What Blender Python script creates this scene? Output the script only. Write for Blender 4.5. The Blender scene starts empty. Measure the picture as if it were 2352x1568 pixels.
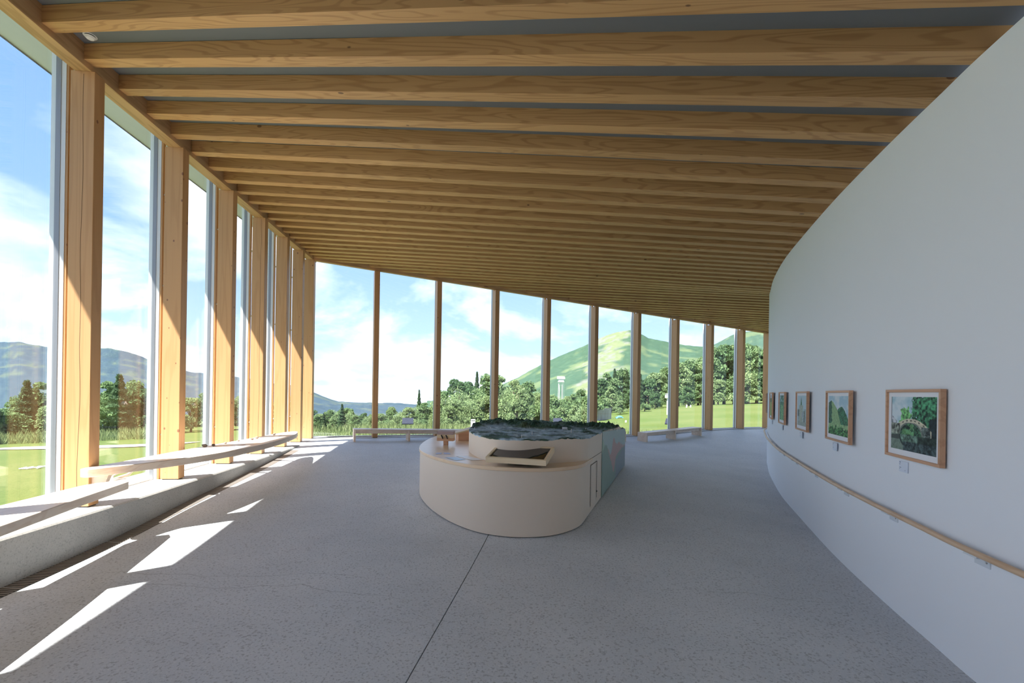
import bpy, bmesh, math, random
import numpy as np
from mathutils import Vector, Matrix, noise as mnoise

random.seed(7)
rng = np.random.default_rng(7)
scene = bpy.context.scene
COL = scene.collection

# ------------------------------------------------------------------ camera
S = 1.1                      # photo units -> metres
EYE = 1.58 * S               # eye height above the lower floor
FPX, CX, HZ, ROLL = 1045.0, 1176.0, 899.0, 0.0155

cam_d = bpy.data.cameras.new('camera')
cam = bpy.data.objects.new('camera', cam_d)
COL.objects.link(cam)
cam_d.sensor_width = 36.0
cam_d.lens = FPX / 2352.0 * 36.0
cam_d.shift_y = (HZ - 784.0) / 2352.0
cam_d.clip_end = 3000
cam.matrix_world = Matrix.Translation((0, 0, EYE)) @ Matrix.Rotation(math.pi / 2, 4, 'X') @ Matrix.Rotation(ROLL, 4, 'Z')
scene.camera = cam
scene.view_settings.view_transform = 'Standard'
scene.view_settings.look = 'None'
scene.view_settings.gamma = 1
scene.view_settings.use_curve_mapping = False
scene.view_settings.exposure = 2.27

# ------------------------------------------------------------------ sky
SKY_STRENGTH = 0.8
world = bpy.data.worlds.new('sky')
scene.world = world
world.use_nodes = True
nt = world.node_tree
nt.nodes.clear()
def wn(t, **k):
    n = nt.nodes.new(t)
    for a, b in k.items():
        setattr(n, a, b)
    return n
out = wn('ShaderNodeOutputWorld')
bg = wn('ShaderNodeBackground')
tc = wn('ShaderNodeTexCoord')
sep = wn('ShaderNodeSeparateXYZ')
nt.links.new(tc.outputs['Generated'], sep.inputs[0])
ramp = wn('ShaderNodeValToRGB')
ramp.color_ramp.elements[0].position = 0.0
ramp.color_ramp.elements[0].color = (0.25, 0.34, 0.46, 1)
ramp.color_ramp.elements[1].position = 0.75
ramp.color_ramp.elements[1].color = (0.058, 0.128, 0.30, 1)
e = ramp.color_ramp.elements.new(0.3); e.color = (0.112, 0.195, 0.36, 1)
nt.links.new(sep.outputs['Z'], ramp.inputs[0])
mx = wn('ShaderNodeMath', operation='MAXIMUM'); mx.inputs[1].default_value = 0.0
nt.links.new(sep.outputs['Z'], mx.inputs[0])
ad = wn('ShaderNodeMath', operation='ADD'); ad.inputs[1].default_value = 0.42
nt.links.new(mx.outputs[0], ad.inputs[0])
dv = wn('ShaderNodeVectorMath', operation='DIVIDE')
cmb = wn('ShaderNodeCombineXYZ')
for i in range(3):
    nt.links.new(ad.outputs[0], cmb.inputs[i])
nt.links.new(tc.outputs['Generated'], dv.inputs[0]); nt.links.new(cmb.outputs[0], dv.inputs[1])
mp = wn('ShaderNodeMapping')
mp.inputs['Location'].default_value = (0.3, 4.4, 1.1)
mp.inputs['Scale'].default_value = (1.0, 1.0, 1.25)
nt.links.new(dv.outputs[0], mp.inputs[0])
n1 = wn('ShaderNodeTexNoise'); n1.inputs['Scale'].default_value = 1.7; n1.inputs['Detail'].default_value = 9; n1.inputs['Roughness'].default_value = 0.55; n1.inputs['Distortion'].default_value = 0.25
nt.links.new(mp.outputs[0], n1.inputs['Vector'])
cr = wn('ShaderNodeValToRGB')
cr.color_ramp.elements[0].position = 0.44; cr.color_ramp.elements[0].color = (0, 0, 0, 1)
cr.color_ramp.elements[1].position = 0.62; cr.color_ramp.elements[1].color = (1, 1, 1, 1)
nt.links.new(n1.outputs['Fac'], cr.inputs[0])
n2 = wn('ShaderNodeTexNoise'); n2.inputs['Scale'].default_value = 3.1; n2.inputs['Detail'].default_value = 5
nt.links.new(mp.outputs[0], n2.inputs['Vector'])
c2 = wn('ShaderNodeValToRGB')
c2.color_ramp.elements[0].position = 0.35; c2.color_ramp.elements[0].color = (0.32, 0.37, 0.45, 1)
c2.color_ramp.elements[1].position = 0.65; c2.color_ramp.elements[1].color = (0.62, 0.63, 0.65, 1)
nt.links.new(n2.outputs['Fac'], c2.inputs[0])
mix = wn('ShaderNodeMixRGB')
nt.links.new(cr.outputs[0], mix.inputs[0]); nt.links.new(ramp.outputs[0], mix.inputs[1]); nt.links.new(c2.outputs[0], mix.inputs[2])
nt.links.new(mix.outputs[0], bg.inputs[0])
bg.inputs[1].default_value = SKY_STRENGTH
nt.links.new(bg.outputs[0], out.inputs[0])

# ------------------------------------------------------------------ sun
SUN_HEADING, SUN_ELEV = math.radians(54), math.radians(60.5)
sun_d = bpy.data.lights.new('sun', 'SUN')
sun_d.energy = 5.1
sun_d.angle = math.radians(0.6)
sun_d.color = (1.0, 0.965, 0.92)
sun = bpy.data.objects.new('sun', sun_d)
COL.objects.link(sun)
trav = Vector((math.sin(SUN_HEADING) * math.cos(SUN_ELEV), math.cos(SUN_HEADING) * math.cos(SUN_ELEV), -math.sin(SUN_ELEV)))
sun.rotation_euler = trav.to_track_quat('-Z', 'Y').to_euler()
sun.location = (-30, -20, 40)

# ------------------------------------------------------------------ photo geometry helpers
def un(x, y):
    dx, dy = x - CX, y - HZ
    c, s = math.cos(ROLL), math.sin(ROLL)
    return (dx * c + dy * s) / FPX, (dx * s - dy * c) / FPX
def w(X, Y, Z):
    return Vector((X * S, Y * S, Z * S + EYE))
def atZ(x, y, Z):
    u, v = un(x, y); d = Z / v
    return w(u * d, d, Z)
def atD(x, y, d):
    u, v = un(x, y)
    return w(u * d, d, v * d)

class TPS:
    def __init__(self, pts, lam=0.02):
        P = np.array(pts, float); self.P = P[:, :2]; n = len(P)
        K = self.k(self.P, self.P) + lam * np.eye(n)
        Q = np.c_[np.ones(n), self.P]
        A = np.zeros((n + 3, n + 3)); A[:n, :n] = K; A[:n, n:] = Q; A[n:, :n] = Q.T
        self.c = np.linalg.solve(A, np.r_[P[:, 2], 0, 0, 0])
    def k(self, a, b):
        r2 = ((a[:, None, :] - b[None, :, :]) ** 2).sum(-1)
        return 0.5 * r2 * np.log(r2 + 1e-9)
    def __call__(self, X, Y):
        q = np.c_[np.ravel(X), np.ravel(Y)].astype(float)
        r = self.k(q, self.P) @ self.c[:len(self.P)] + np.c_[np.ones(len(q)), q] @ self.c[len(self.P):]
        return r if r.size > 1 else float(r[0])

FLOOR = TPS([(-3.8, 3.37, -1.52), (-3.85, 4.23, -1.48), (-3.9, 5.16, -1.407), (-4.0, 6.84, -1.307), (-4.15, 8, -1.246), (-4.33, 9.43, -1.165), (-4.6, 10.5, -1.15),
             (0.07, 4.78, -1.54), (.92, 5.39, -1.475), (1.23, 6.2, -1.44), (-1.25, 6.25, -1.42), (2.13, 8.56, -1.37),
             (2.61, 2.53, -1.58), (2.87, 3.42, -1.58), (3.32, 4.76, -1.58), (4.26, 7.14, -1.58), (5.22, 9.18, -1.58), (6.33, 11.24, -1.56),
             (-3.3, 11.1, -1.165), (0, 12.5, -1.22), (3.9, 14.29, -1.33), (6.76, 15.57, -1.21), (9.35, 16.74, -1.2),
             (0, 0, -1.58), (-3.6, 0, -1.62), (2.2, 0, -1.58), (0, -4, -1.58), (-3.4, -4, -1.62), (2, -4, -1.58), (0, 2.5, -1.575)], 0.01)
def fz(X, Y):
    return FLOOR(X, Y)

def interp(pts, t, k=0):
    a = np.array(pts, float)
    return [float(np.interp(t, a[:, k], a[:, j])) for j in range(a.shape[1])]
def catmull(pts, n, closed=False):
    P = [np.array(p, float) for p in pts]; m = len(P); res = []
    for i in range(m if closed else m - 1):
        if closed:
            p0, p1, p2, p3 = P[(i - 1) % m], P[i], P[(i + 1) % m], P[(i + 2) % m]
        else:
            p1, p2 = P[i], P[i + 1]
            p0 = P[i - 1] if i > 0 else 2 * p1 - p2
            p3 = P[i + 2] if i + 2 < m else 2 * p2 - p1
        d1 = max(np.linalg.norm(p2 - p1), 1e-6) ** .5; d0 = max(np.linalg.norm(p1 - p0), 1e-6) ** .5; d2 = max(np.linalg.norm(p3 - p2), 1e-6) ** .5
        m1 = (p1 - p0) / d0 - (p2 - p0) / (d0 + d1) + (p2 - p1) / d1
        m2 = (p2 - p1) / d1 - (p3 - p1) / (d1 + d2) + (p3 - p2) / d2
        m1, m2 = m1 * d1, m2 * d1
        for j in range(n):
            t = j / n
            res.append((2 * t**3 - 3 * t**2 + 1) * p1 + (t**3 - 2 * t**2 + t) * m1 + (-2 * t**3 + 3 * t**2) * p2 + (t**3 - t**2) * m2)
    if not closed:
        res.append(P[-1])
    return res

# ------------------------------------------------------------------ objects
def link(o, parent=None):
    COL.objects.link(o)
    if parent is not None:
        o.parent = parent
    return o
def tag(o, label=None, cat=None, group=None, kind=None):
    if label: o['label'] = label
    if cat: o['category'] = cat
    if group: o['group'] = group
    if kind: o['kind'] = kind
    return o
def empty(name, loc=(0, 0, 0), rz=0.0, M=None):
    o = bpy.data.objects.new(name, None)
    o.empty_display_size = 0.1
    if M is not None:
        o.matrix_world = M
    else:
        o.location = loc; o.rotation_euler = (0, 0, rz)
    return link(o)
class MB:
    def __init__(self):
        self.v = []; self.f = []; self.m = []
    def poly(self, pts, mi=0):
        b = len(self.v); self.v += [tuple(p) for p in pts]; self.f.append(tuple(range(b, b + len(pts)))); self.m.append(mi); return self
    def box(self, x0, x1, y0, y1, z0, z1, mi=0):
        return self.hexa([(x0, y0, z0), (x1, y0, z0), (x1, y1, z0), (x0, y1, z0)], [(x0, y0, z1), (x1, y0, z1), (x1, y1, z1), (x0, y1, z1)], mi)
    def hexa(self, bot, top, mi=0):
        b = len(self.v); n = len(bot)
        self.v += [tuple(p) for p in bot] + [tuple(p) for p in top]
        self.f.append(tuple(b + i for i in reversed(range(n)))); self.f.append(tuple(b + n + i for i in range(n)))
        for i in range(n):
            j = (i + 1) % n
            self.f.append((b + i, b + j, b + n + j, b + n + i))
        self.m += [mi] * (n + 2); return self
    def tube(self, pts, r, seg=8, mi=0, cap=True):
        b = len(self.v); P = [Vector(p) for p in pts]; n = len(P)
        R = r if hasattr(r, '__len__') else [r] * n
        for i, p in enumerate(P):
            t = (P[min(i + 1, n - 1)] - P[max(i - 1, 0)]).normalized()
            a = Vector((0, 0, 1)) if abs(t.z) < .9 else Vector((1, 0, 0))
            x = t.cross(a).normalized(); y = x.cross(t).normalized()
            for k in range(seg):
                an = 2 * math.pi * k / seg
                self.v.append(tuple(p + (x * math.cos(an) + y * math.sin(an)) * R[i]))
        for i in range(n - 1):
            for k in range(seg):
                k2 = (k + 1) % seg
                self.f.append((b + i * seg + k, b + i * seg + k2, b + (i + 1) * seg + k2, b + (i + 1) * seg + k)); self.m.append(mi)
        if cap:
            self.f.append(tuple(b + k for k in reversed(range(seg)))); self.m.append(mi)
            self.f.append(tuple(b + (n - 1) * seg + k for k in range(seg))); self.m.append(mi)
        return self
    def grid(self, rows, mi=0):
        b = len(self.v); nr = len(rows); nc = len(rows[0])
        for r_ in rows: self.v += [tuple(p) for p in r_]
        for i in range(nr - 1):
            for j in range(nc - 1):
                self.f.append((b + i * nc + j, b + i * nc + j + 1, b + (i + 1) * nc + j + 1, b + (i + 1) * nc + j)); self.m.append(mi)
        return self
    def mesh(self, name, mats, smooth=False, fix=True):
        me = bpy.data.meshes.new(name)
        me.from_pydata(self.v, [], self.f)
        for mt in (mats if isinstance(mats, (list, tuple)) else [mats]):
            me.materials.append(mt)
        if any(self.m):
            me.polygons.foreach_set('material_index', self.m)
        if fix:
            bm = bmesh.new(); bm.from_mesh(me); bmesh.ops.recalc_face_normals(bm, faces=bm.faces); bm.to_mesh(me); bm.free()
        if smooth:
            me.polygons.foreach_set('use_smooth', [True] * len(me.polygons))
        me.update()
        return me
    def build(self, name, mats, parent=None, smooth=False, bevel=0, M=None, fix=True):
        o = bpy.data.objects.new(name, self.mesh(name, mats, smooth, fix))
        if M is not None: o.matrix_local = M
        link(o, parent)
        if bevel:
            md = o.modifiers.new('bevel', 'BEVEL'); md.width = bevel; md.segments = 2; md.limit_method = 'ANGLE'; md.angle_limit = math.radians(40)
        return o
def smooth_angle(o, deg=40):
    me = o.data
    me.polygons.foreach_set('use_smooth', [True] * len(me.polygons))
    me.set_sharp_from_angle(angle=math.radians(deg))
def copy_tree(o, parent=None):
    c = o.copy(); COL.objects.link(c); c.parent = parent
    for ch in list(o.children):
        copy_tree(ch, c)
    return c

# ------------------------------------------------------------------ materials
def newmat(name):
    m = bpy.data.materials.new(name); m.use_nodes = True
    t = m.node_tree; b = t.nodes['Principled BSDF']
    return m, t, b
def N(t, typ, **k):
    n = t.nodes.new(typ)
    for a, b in k.items(): setattr(n, a, b)
    return n
def plain(name, col, rough=0.6, metal=0.0, spec=0.5):
    m, t, b = newmat(name)
    b.inputs['Base Color'].default_value = (*col, 1); b.inputs['Roughness'].default_value = rough; b.inputs['Metallic'].default_value = metal
    b.inputs['Specular IOR Level'].default_value = spec
    return m
def math_node(t, op, a, b=None, c=None, clamp=False):
    n = N(t, 'ShaderNodeMath', operation=op, use_clamp=clamp)
    for i, x in enumerate((a, b, c)):
        if x is None: continue
        if isinstance(x, (int, float)): n.inputs[i].default_value = x
        else: t.links.new(x, n.inputs[i])
    return n.outputs[0]
def mixc(t, fac, a, b, mode='MIX'):
    n = N(t, 'ShaderNodeMixRGB', blend_type=mode)
    for i, x in enumerate((fac, a, b)):
        if isinstance(x, (int, float)): n.inputs[i].default_value = x
        elif isinstance(x, tuple): n.inputs[i].default_value = (*x, 1)
        else: t.links.new(x, n.inputs[i])
    return n.outputs[0]
def smooth01(t, x, lo, hi):
    n = N(t, 'ShaderNodeMapRange'); n.interpolation_type = 'SMOOTHSTEP'
    t.links.new(x, n.inputs[0]); n.inputs[1].default_value = lo; n.inputs[2].default_value = hi
    return n.outputs[0]
def wood(name, light, dark, axis=0, cross=5.0, along=0.45, bands=26.0, band_amt=0.55, knot=None, knot_dens=(1.6, 9.0), rough=0.5, spec=0.4, knot_thr=0.5, check=False):
    m, t, b = newmat(name)
    tcn = N(t, 'ShaderNodeTexCoord'); oi = N(t, 'ShaderNodeObjectInfo')
    off = N(t, 'ShaderNodeVectorMath', operation='SCALE'); off.inputs[0].default_value = (31.7, 17.3, 23.9); t.links.new(oi.outputs['Random'], off.inputs['Scale'])
    add = N(t, 'ShaderNodeVectorMath', operation='ADD'); t.links.new(tcn.outputs['Object'], add.inputs[0]); t.links.new(off.outputs[0], add.inputs[1])
    def mapped(al, cr_):
        mpn = N(t, 'ShaderNodeMapping'); sc = [cr_] * 3; sc[axis] = al; mpn.inputs['Scale'].default_value = sc
        t.links.new(add.outputs[0], mpn.inputs[0]); return mpn.outputs[0]
    nz = N(t, 'ShaderNodeTexNoise'); nz.inputs['Scale'].default_value = 1.0; nz.inputs['Detail'].default_value = 2.0; nz.inputs['Distortion'].default_value = 0.3
    t.links.new(mapped(along, cross), nz.inputs['Vector'])
    s = math_node(t, 'SINE', math_node(t, 'MULTIPLY', nz.outputs['Fac'], bands * 2.2))
    g = smooth01(t, s, 0.1, 1.0)
    fb = N(t, 'ShaderNodeTexNoise'); fb.inputs['Scale'].default_value = 1.0; fb.inputs['Detail'].default_value = 3
    t.links.new(mapped(1.5, 70.0), fb.inputs['Vector'])
    gf = math_node(t, 'ADD', math_node(t, 'MULTIPLY', g, band_amt), math_node(t, 'MULTIPLY', math_node(t, 'SUBTRACT', fb.outputs['Fac'], 0.5), 0.7), clamp=True)
    col = mixc(t, gf, light, dark)
    lo = N(t, 'ShaderNodeTexNoise'); lo.inputs['Scale'].default_value = 0.6; t.links.new(mapped(0.5, 1.0), lo.inputs['Vector'])
    var = math_node(t, 'ADD', math_node(t, 'MULTIPLY', lo.outputs['Fac'], 0.3), math_node(t, 'ADD', math_node(t, 'MULTIPLY', oi.outputs['Random'], 0.14), 0.78))
    col = mixc(t, 1.0, col, N_rgb(t, var), 'MULTIPLY')
    if knot:
        vo = N(t, 'ShaderNodeTexVoronoi'); vo.inputs['Scale'].default_value = 1.0
        t.links.new(mapped(*knot_dens), vo.inputs['Vector'])
        sepc = N(t, 'ShaderNodeSeparateColor'); t.links.new(vo.outputs['Color'], sepc.inputs[0])
        rad = math_node(t, 'ADD', 0.05, math_node(t, 'MULTIPLY', sepc.outputs[1], 0.12))
        k = math_node(t, 'MULTIPLY', smooth01(t, math_node(t, 'SUBTRACT', rad, vo.outputs['Distance']), -0.01, 0.035), math_node(t, 'GREATER_THAN', sepc.outputs[0], knot_thr))
        col = mixc(t, math_node(t, 'MULTIPLY', k, 0.85), col, knot)
    t.links.new(col, b.inputs['Base Color'])
    b.inputs['Roughness'].default_value = rough; b.inputs['Specular IOR Level'].default_value = spec
    return m
def N_rgb(t, v):
    c = N(t, 'ShaderNodeCombineColor')
    for i in range(3): t.links.new(v, c.inputs[i])
    return c.outputs[0]
def concrete(name, c1, c2, speck=0.5, scale=1.0, cracks=False, rough=0.75, speckscale=55.0):
    m, t, b = newmat(name)
    g = N(t, 'ShaderNodeNewGeometry')
    mpn = N(t, 'ShaderNodeMapping'); mpn.inputs['Scale'].default_value = (scale,) * 3; t.links.new(g.outputs['Position'], mpn.inputs[0])
    a = N(t, 'ShaderNodeTexNoise'); a.inputs['Scale'].default_value = 0.9; a.inputs['Detail'].default_value = 6; a.inputs['Roughness'].default_value = 0.6; t.links.new(mpn.outputs[0], a.inputs['Vector'])
    col = mixc(t, smooth01(t, a.outputs['Fac'], 0.3, 0.7), c1, c2)
    f = N(t, 'ShaderNodeTexNoise'); f.inputs['Scale'].default_value = speckscale; f.inputs['Detail'].default_value = 3; t.links.new(mpn.outputs[0], f.inputs['Vector'])
    col = mixc(t, math_node(t, 'MULTIPLY', smooth01(t, f.outputs['Fac'], 0.52, 0.68), speck), col, tuple(x * .35 for x in c1))
    f2 = N(t, 'ShaderNodeTexNoise'); f2.inputs['Scale'].default_value = speckscale * 1.7; f2.inputs['Detail'].default_value = 2; t.links.new(mpn.outputs[0], f2.inputs['Vector'])
    col = mixc(t, math_node(t, 'MULTIPLY', smooth01(t, f2.outputs['Fac'], 0.56, 0.7), speck * .9), col, tuple(min(.85, x * 1.35) for x in c2))
    if cracks:
        sp = N(t, 'ShaderNodeSeparateXYZ'); t.links.new(g.outputs['Position'], sp.inputs[0])
        cn = N(t, 'ShaderNodeTexNoise'); cn.inputs['Scale'].default_value = 0.9; cn.inputs['Detail'].default_value = 5; t.links.new(g.outputs['Position'], cn.inputs['Vector'])
        for (y0, slope, x0, x1) in cracks:
            yy = math_node(t, 'ADD', math_node(t, 'MULTIPLY', sp.outputs['X'], slope), math_node(t, 'MULTIPLY', cn.outputs['Fac'], 0.7))
            d = math_node(t, 'ABSOLUTE', math_node(t, 'SUBTRACT', sp.outputs['Y'], math_node(t, 'ADD', yy, y0 - .35)))
            k = math_node(t, 'SUBTRACT', 1.0, smooth01(t, d, 0.002, 0.007))
            win = math_node(t, 'MULTIPLY', smooth01(t, sp.outputs['X'], x0, x0 + .6), math_node(t, 'SUBTRACT', 1.0, smooth01(t, sp.outputs['X'], x1 - .6, x1)))
            col = mixc(t, math_node(t, 'MULTIPLY', math_node(t, 'MULTIPLY', k, win), 0.4), col, tuple(x * .4 for x in c1))
    t.links.new(col, b.inputs['Base Color'])
    bp = N(t, 'ShaderNodeBump'); bp.inputs['Strength'].default_value = 0.25; bp.inputs['Distance'].default_value = 0.004
    t.links.new(f.outputs['Fac'], bp.inputs['Height']); t.links.new(bp.outputs[0], b.inputs['Normal'])
    b.inputs['Roughness'].default_value = rough; b.inputs['Specular IOR Level'].default_value = 0.35
    return m
def vcol(name, rough=0.6, spec=0.3, noise_amt=0.0, nscale=30.0):
    m, t, b = newmat(name)
    a = N(t, 'ShaderNodeAttribute'); a.attribute_name = 'col'
    c = a.outputs['Color']
    if noise_amt:
        g = N(t, 'ShaderNodeTexCoord'); nz = N(t, 'ShaderNodeTexNoise'); nz.inputs['Scale'].default_value = nscale; nz.inputs['Detail'].default_value = 4; t.links.new(g.outputs['Object'], nz.inputs['Vector'])
        c = mixc(t, 1.0, c, N_rgb(t, math_node(t, 'ADD', math_node(t, 'MULTIPLY', nz.outputs['Fac'], noise_amt * 2), 1 - noise_amt)), 'MULTIPLY')
    t.links.new(c, b.inputs['Base Color']); b.inputs['Roughness'].default_value = rough; b.inputs['Specular IOR Level'].default_value = spec
    return m
def leafmat(name, c1, c2, c3):
    m, t, b = newmat(name)
    g = N(t, 'ShaderNodeNewGeometry'); oi = N(t, 'ShaderNodeObjectInfo')
    col = mixc(t, g.outputs['Random Per Island'], c1, c2)
    col = mixc(t, math_node(t, 'MULTIPLY', oi.outputs['Random'], 0.75), col, c3)
    df = N(t, 'ShaderNodeBsdfDiffuse'); tr = N(t, 'ShaderNodeBsdfTranslucent'); ms = N(t, 'ShaderNodeMixShader'); ms.inputs[0].default_value = 0.35
    t.links.new(col, df.inputs[0]); t.links.new(col, tr.inputs[0]); t.links.new(df.outputs[0], ms.inputs[1]); t.links.new(tr.outputs[0], ms.inputs[2])
    t.links.new(ms.outputs[0], t.nodes['Material Output'].inputs[0])
    return m
def glassmat():
    m, t, b = newmat('clear_glass')
    lw = N(t, 'ShaderNodeLayerWeight'); lw.inputs[0].default_value = 0.5
    p = math_node(t, 'POWER', lw.outputs['Facing'], 5.0)
    F = math_node(t, 'ADD', math_node(t, 'MULTIPLY', p, 0.95), 0.05)
    gl = N(t, 'ShaderNodeBsdfGlossy'); gl.inputs['Roughness'].default_value = 0.0; gl.inputs['Color'].default_value = (.95, .97, .96, 1)
    tr = N(t, 'ShaderNodeBsdfTransparent'); tr.inputs['Color'].default_value = (.99, 1, .995, 1)
    ms = N(t, 'ShaderNodeMixShader'); t.links.new(F, ms.inputs[0]); t.links.new(tr.outputs[0], ms.inputs[1]); t.links.new(gl.outputs[0], ms.inputs[2])
    t.links.new(ms.outputs[0], t.nodes['Material Output'].inputs[0])
    return m

M_RAFTER = wood('rafter_cedar', (.57, .33, .14), (.37, .185, .068), axis=0, cross=5.0, along=0.42, bands=46, band_amt=.55, knot=(.13, .06, .03), knot_dens=(4.0, 8.0), knot_thr=.86)
M_BEAM = wood('beam_cedar', (.66, .41, .2), (.48, .27, .115), axis=0, cross=5, along=0.5, bands=18, knot=(.2, .09, .05))
M_POST = wood('post_cedar', (.60, .345, .16), (.49, .26, .105), axis=2, cross=5, along=0.25, bands=22, band_amt=.4, knot=(.24, .10, .06), knot_dens=(7.0, 10.0), knot_thr=.60, rough=.45)
M_BENCH = wood('bench_cypress', (.86, .72, .60), (.74, .56, .43), axis=0, cross=5, along=0.35, bands=16, band_amt=.5, rough=.4)
M_TOPWOOD = wood('counter_maple', (.83, .63, .43), (.74, .52, .33), axis=0, cross=4, along=0.3, bands=8, band_amt=.4, rough=.3, spec=.5)
M_FRAMEWOOD = wood('frame_wood', (.66, .38, .23), (.52, .28, .16), axis=0, cross=12, along=1, bands=9, band_amt=.5)
M_RAIL = wood('rail_oak', (.76, .53, .34), (.62, .40, .24), axis=1, cross=8, along=0.8, bands=10, band_amt=.5, rough=.4)
M_BOX = wood('box_wood', (.72, .43, .27), (.60, .33, .2), axis=0, cross=9, along=1, bands=9, band_amt=.5)
M_BOXL = wood('box_wood_pale', (.85, .69, .47), (.77, .58, .36), axis=0, cross=9, along=1, bands=9, band_amt=.4)
M_FLOOR = concrete('floor_concrete', (.575, .60, .63), (.67, .69, .715), speck=.5, cracks=[(4.15, 0.02, -3.9, -1.0), (3.95, 0.0, 1.4, 2.9), (3.75, -.05, -3.7, -.6)], rough=.62)
M_KERB = concrete('kerb_concrete', (.40, .40, .39), (.50, .50, .485), speck=.32, speckscale=60)
M_WALL = plain('white_plaster', (.88, .905, .94), .7, spec=.3)
M_CEIL = plain('ceiling_panel_grey', (.17, .185, .205), .7)
M_SOFFIT = plain('soffit_grey', (.40, .41, .42), .6)
M_ALU = plain('aluminium', (.74, .76, .79), .42, .15)
M_ALUD = plain('aluminium_dark', (.28, .29, .31), .4, .5)
M_STEEL = plain('steel_rod', (.62, .60, .58), .3, .9)
M_DARK = plain('dark_steel', (.06, .06, .065), .45, .4)
M_GRATE = plain('grate_bronze', (.34, .30, .27), .5, .5)
M_JOINT = plain('joint_filler', (.03, .03, .03), .9)
M_GLASS = glassmat()
M_BEIGE = plain('beige_laminate', (.86, .74, .615), .55, spec=.35)
M_BEIGED = plain('groove_dark', (.10, .085, .07), .8)
M_WHITE = plain('white_paint', (.85, .85, .86), .5)
M_PAPER = plain('paper', (.86, .87, .9), .8)
M_BLACK = plain('black_rubber', (.015, .015, .017), .4)
M_SCREEN = plain('screen_glass', (.012, .011, .010), .06, spec=.75)
M_PRINT = vcol('print', .55)
M_MAP = vcol('relief_map', .7, noise_amt=.25, nscale=60)
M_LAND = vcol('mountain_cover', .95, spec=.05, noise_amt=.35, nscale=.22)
M_CAPT = plain('caption_card', (.74, .80, .90), .5)
M_INK = plain('ink', (.12, .14, .22), .8)
M_ACRYL = plain('acrylic_bracket', (.74, .77, .80), .2)

def setcol(me, fn):
    n = len(me.vertices); co = np.empty(n * 3); me.vertices.foreach_get('co', co); co = co.reshape(-1, 3)
    c = np.ones((n, 4)); c[:, :3] = fn(co)
    at = me.color_attributes.new('col', 'FLOAT_COLOR', 'POINT'); at.data.foreach_set('color', c.ravel())

# ================================================================== STRUCTURE
ORD = ['first', 'second', 'third', 'fourth', 'fifth', 'sixth', 'seventh', 'eighth', 'ninth', 'tenth', 'eleventh', 'twelfth']
# plan of the curved wall: X, Y, top height (photo units)
WALL = [(1.9, -5, 1.9), (1.97, -3, 1.9), (2.12, -.8, 1.9), (2.35, 1.2, 1.92), (2.61, 2.53, 1.94), (2.73, 2.94, 1.955), (2.87, 3.42, 1.97), (3.12, 4.2, 2.0), (3.32, 4.76, 2.03),
        (3.78, 5.95, 2.10), (4.26, 7.14, 2.165), (4.88, 8.48, 2.255), (5.22, 9.18, 2.28), (5.67, 10.04, 2.32), (6.33, 11.24, 2.43), (7.6, 13.0, 2.41), (9.0, 14.9, 2.33), (10.6, 17.0, 2.25)]
WC = [tuple(p) for p in catmull(WALL, 8)]
WCA = np.array(WC)
def wall_at_u(u):
    m = (WCA[:, 1] > 1.5) & (WCA[:, 1] < 11.24)
    uu = WCA[m, 0] / WCA[m, 1]; o = np.argsort(uu)
    d = float(np.interp(u, uu[o], WCA[m, 1][o]))
    return wall_at_y(d)
def wall_at_y(y):
    x = float(np.interp(y, WCA[:, 1], WCA[:, 0])); zt = float(np.interp(y, WCA[:, 1], WCA[:, 2]))
    x2 = float(np.interp(y + .05, WCA[:, 1], WCA[:, 0])); x1 = float(np.interp(y - .05, WCA[:, 1], WCA[:, 0]))
    tx, ty = x1 - x2, -.1; l = math.hypot(tx, ty); tx /= l; ty /= l       # tangent towards the viewer
    return x, y, zt, (tx, ty), (ty, -tx)                                   # normal into the room
mb = MB()
inner, outer = [], []
for (x, y, zt) in WC:
    _, _, _, tv, nv = wall_at_y(y)
    inner.append((x, y, zt)); outer.append((x - nv[0] * .16, y - nv[1] * .16, zt))
def ring(i):
    a, b = inner[i], outer[i]
    zb = fz(a[0], a[1]) - .1
    return [w(a[0], a[1], zb), w(a[0], a[1], a[2]), w(b[0], b[1], b[2]), w(b[0], b[1], zb)]
rows = [ring(i) + [ring(i)[0]] for i in range(len(inner))]
mb.grid(rows)
o = mb.build('wall_right', M_WALL); smooth_angle(o, 30)
tag(o, 'curved white plaster wall sweeping along the right side', 'wall', kind='structure')

# added wall behind the viewer, dark to keep light off the rafter sides
mb = MB(); mb.hexa([w(-6.2, -5.0, -1.7), w(3.2, -5.0, -1.7), w(3.2, -5.2, -1.7), w(-6.2, -5.2, -1.7)], [w(-6.2, -5.0, 3.3), w(3.2, -5.0, 3.3), w(3.2, -5.2, 3.3), w(-6.2, -5.2, 3.3)])
tag(mb.build('wall_back_added', plain('light_block_brown', (.30, .20, .12), .7)), 'added dark brown wall behind the viewer, keeping light off the rafter sides', 'wall', kind='structure')

# back glazing line, photo units
BX = [711, 866, 1008, 1140, 1258, 1367, 1465, 1553, 1632, 1704, 1762]
BY = [597, 625, 648, 668, 688, 705, 720, 735, 747, 758, 766]
BACK = []
for x, y in zip(BX, BY):
    u, v = un(x, y); d = 10.43 * 2789 / (3500 - x)
    BACK.append((u * d, d, v * d))
BDIR = Vector((BACK[-1][0] - BACK[0][0], BACK[-1][1] - BACK[0][1], 0)).normalized()
BOUT = Vector((-BDIR.y, BDIR.x, 0))                        # outward
def back_at(y):
    a = BACK[0]; b = BACK[-1]; t = (y - a[1]) / (b[1] - a[1])
    return tuple(a[i] + (b[i] - a[i]) * t for i in range(3))
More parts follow.
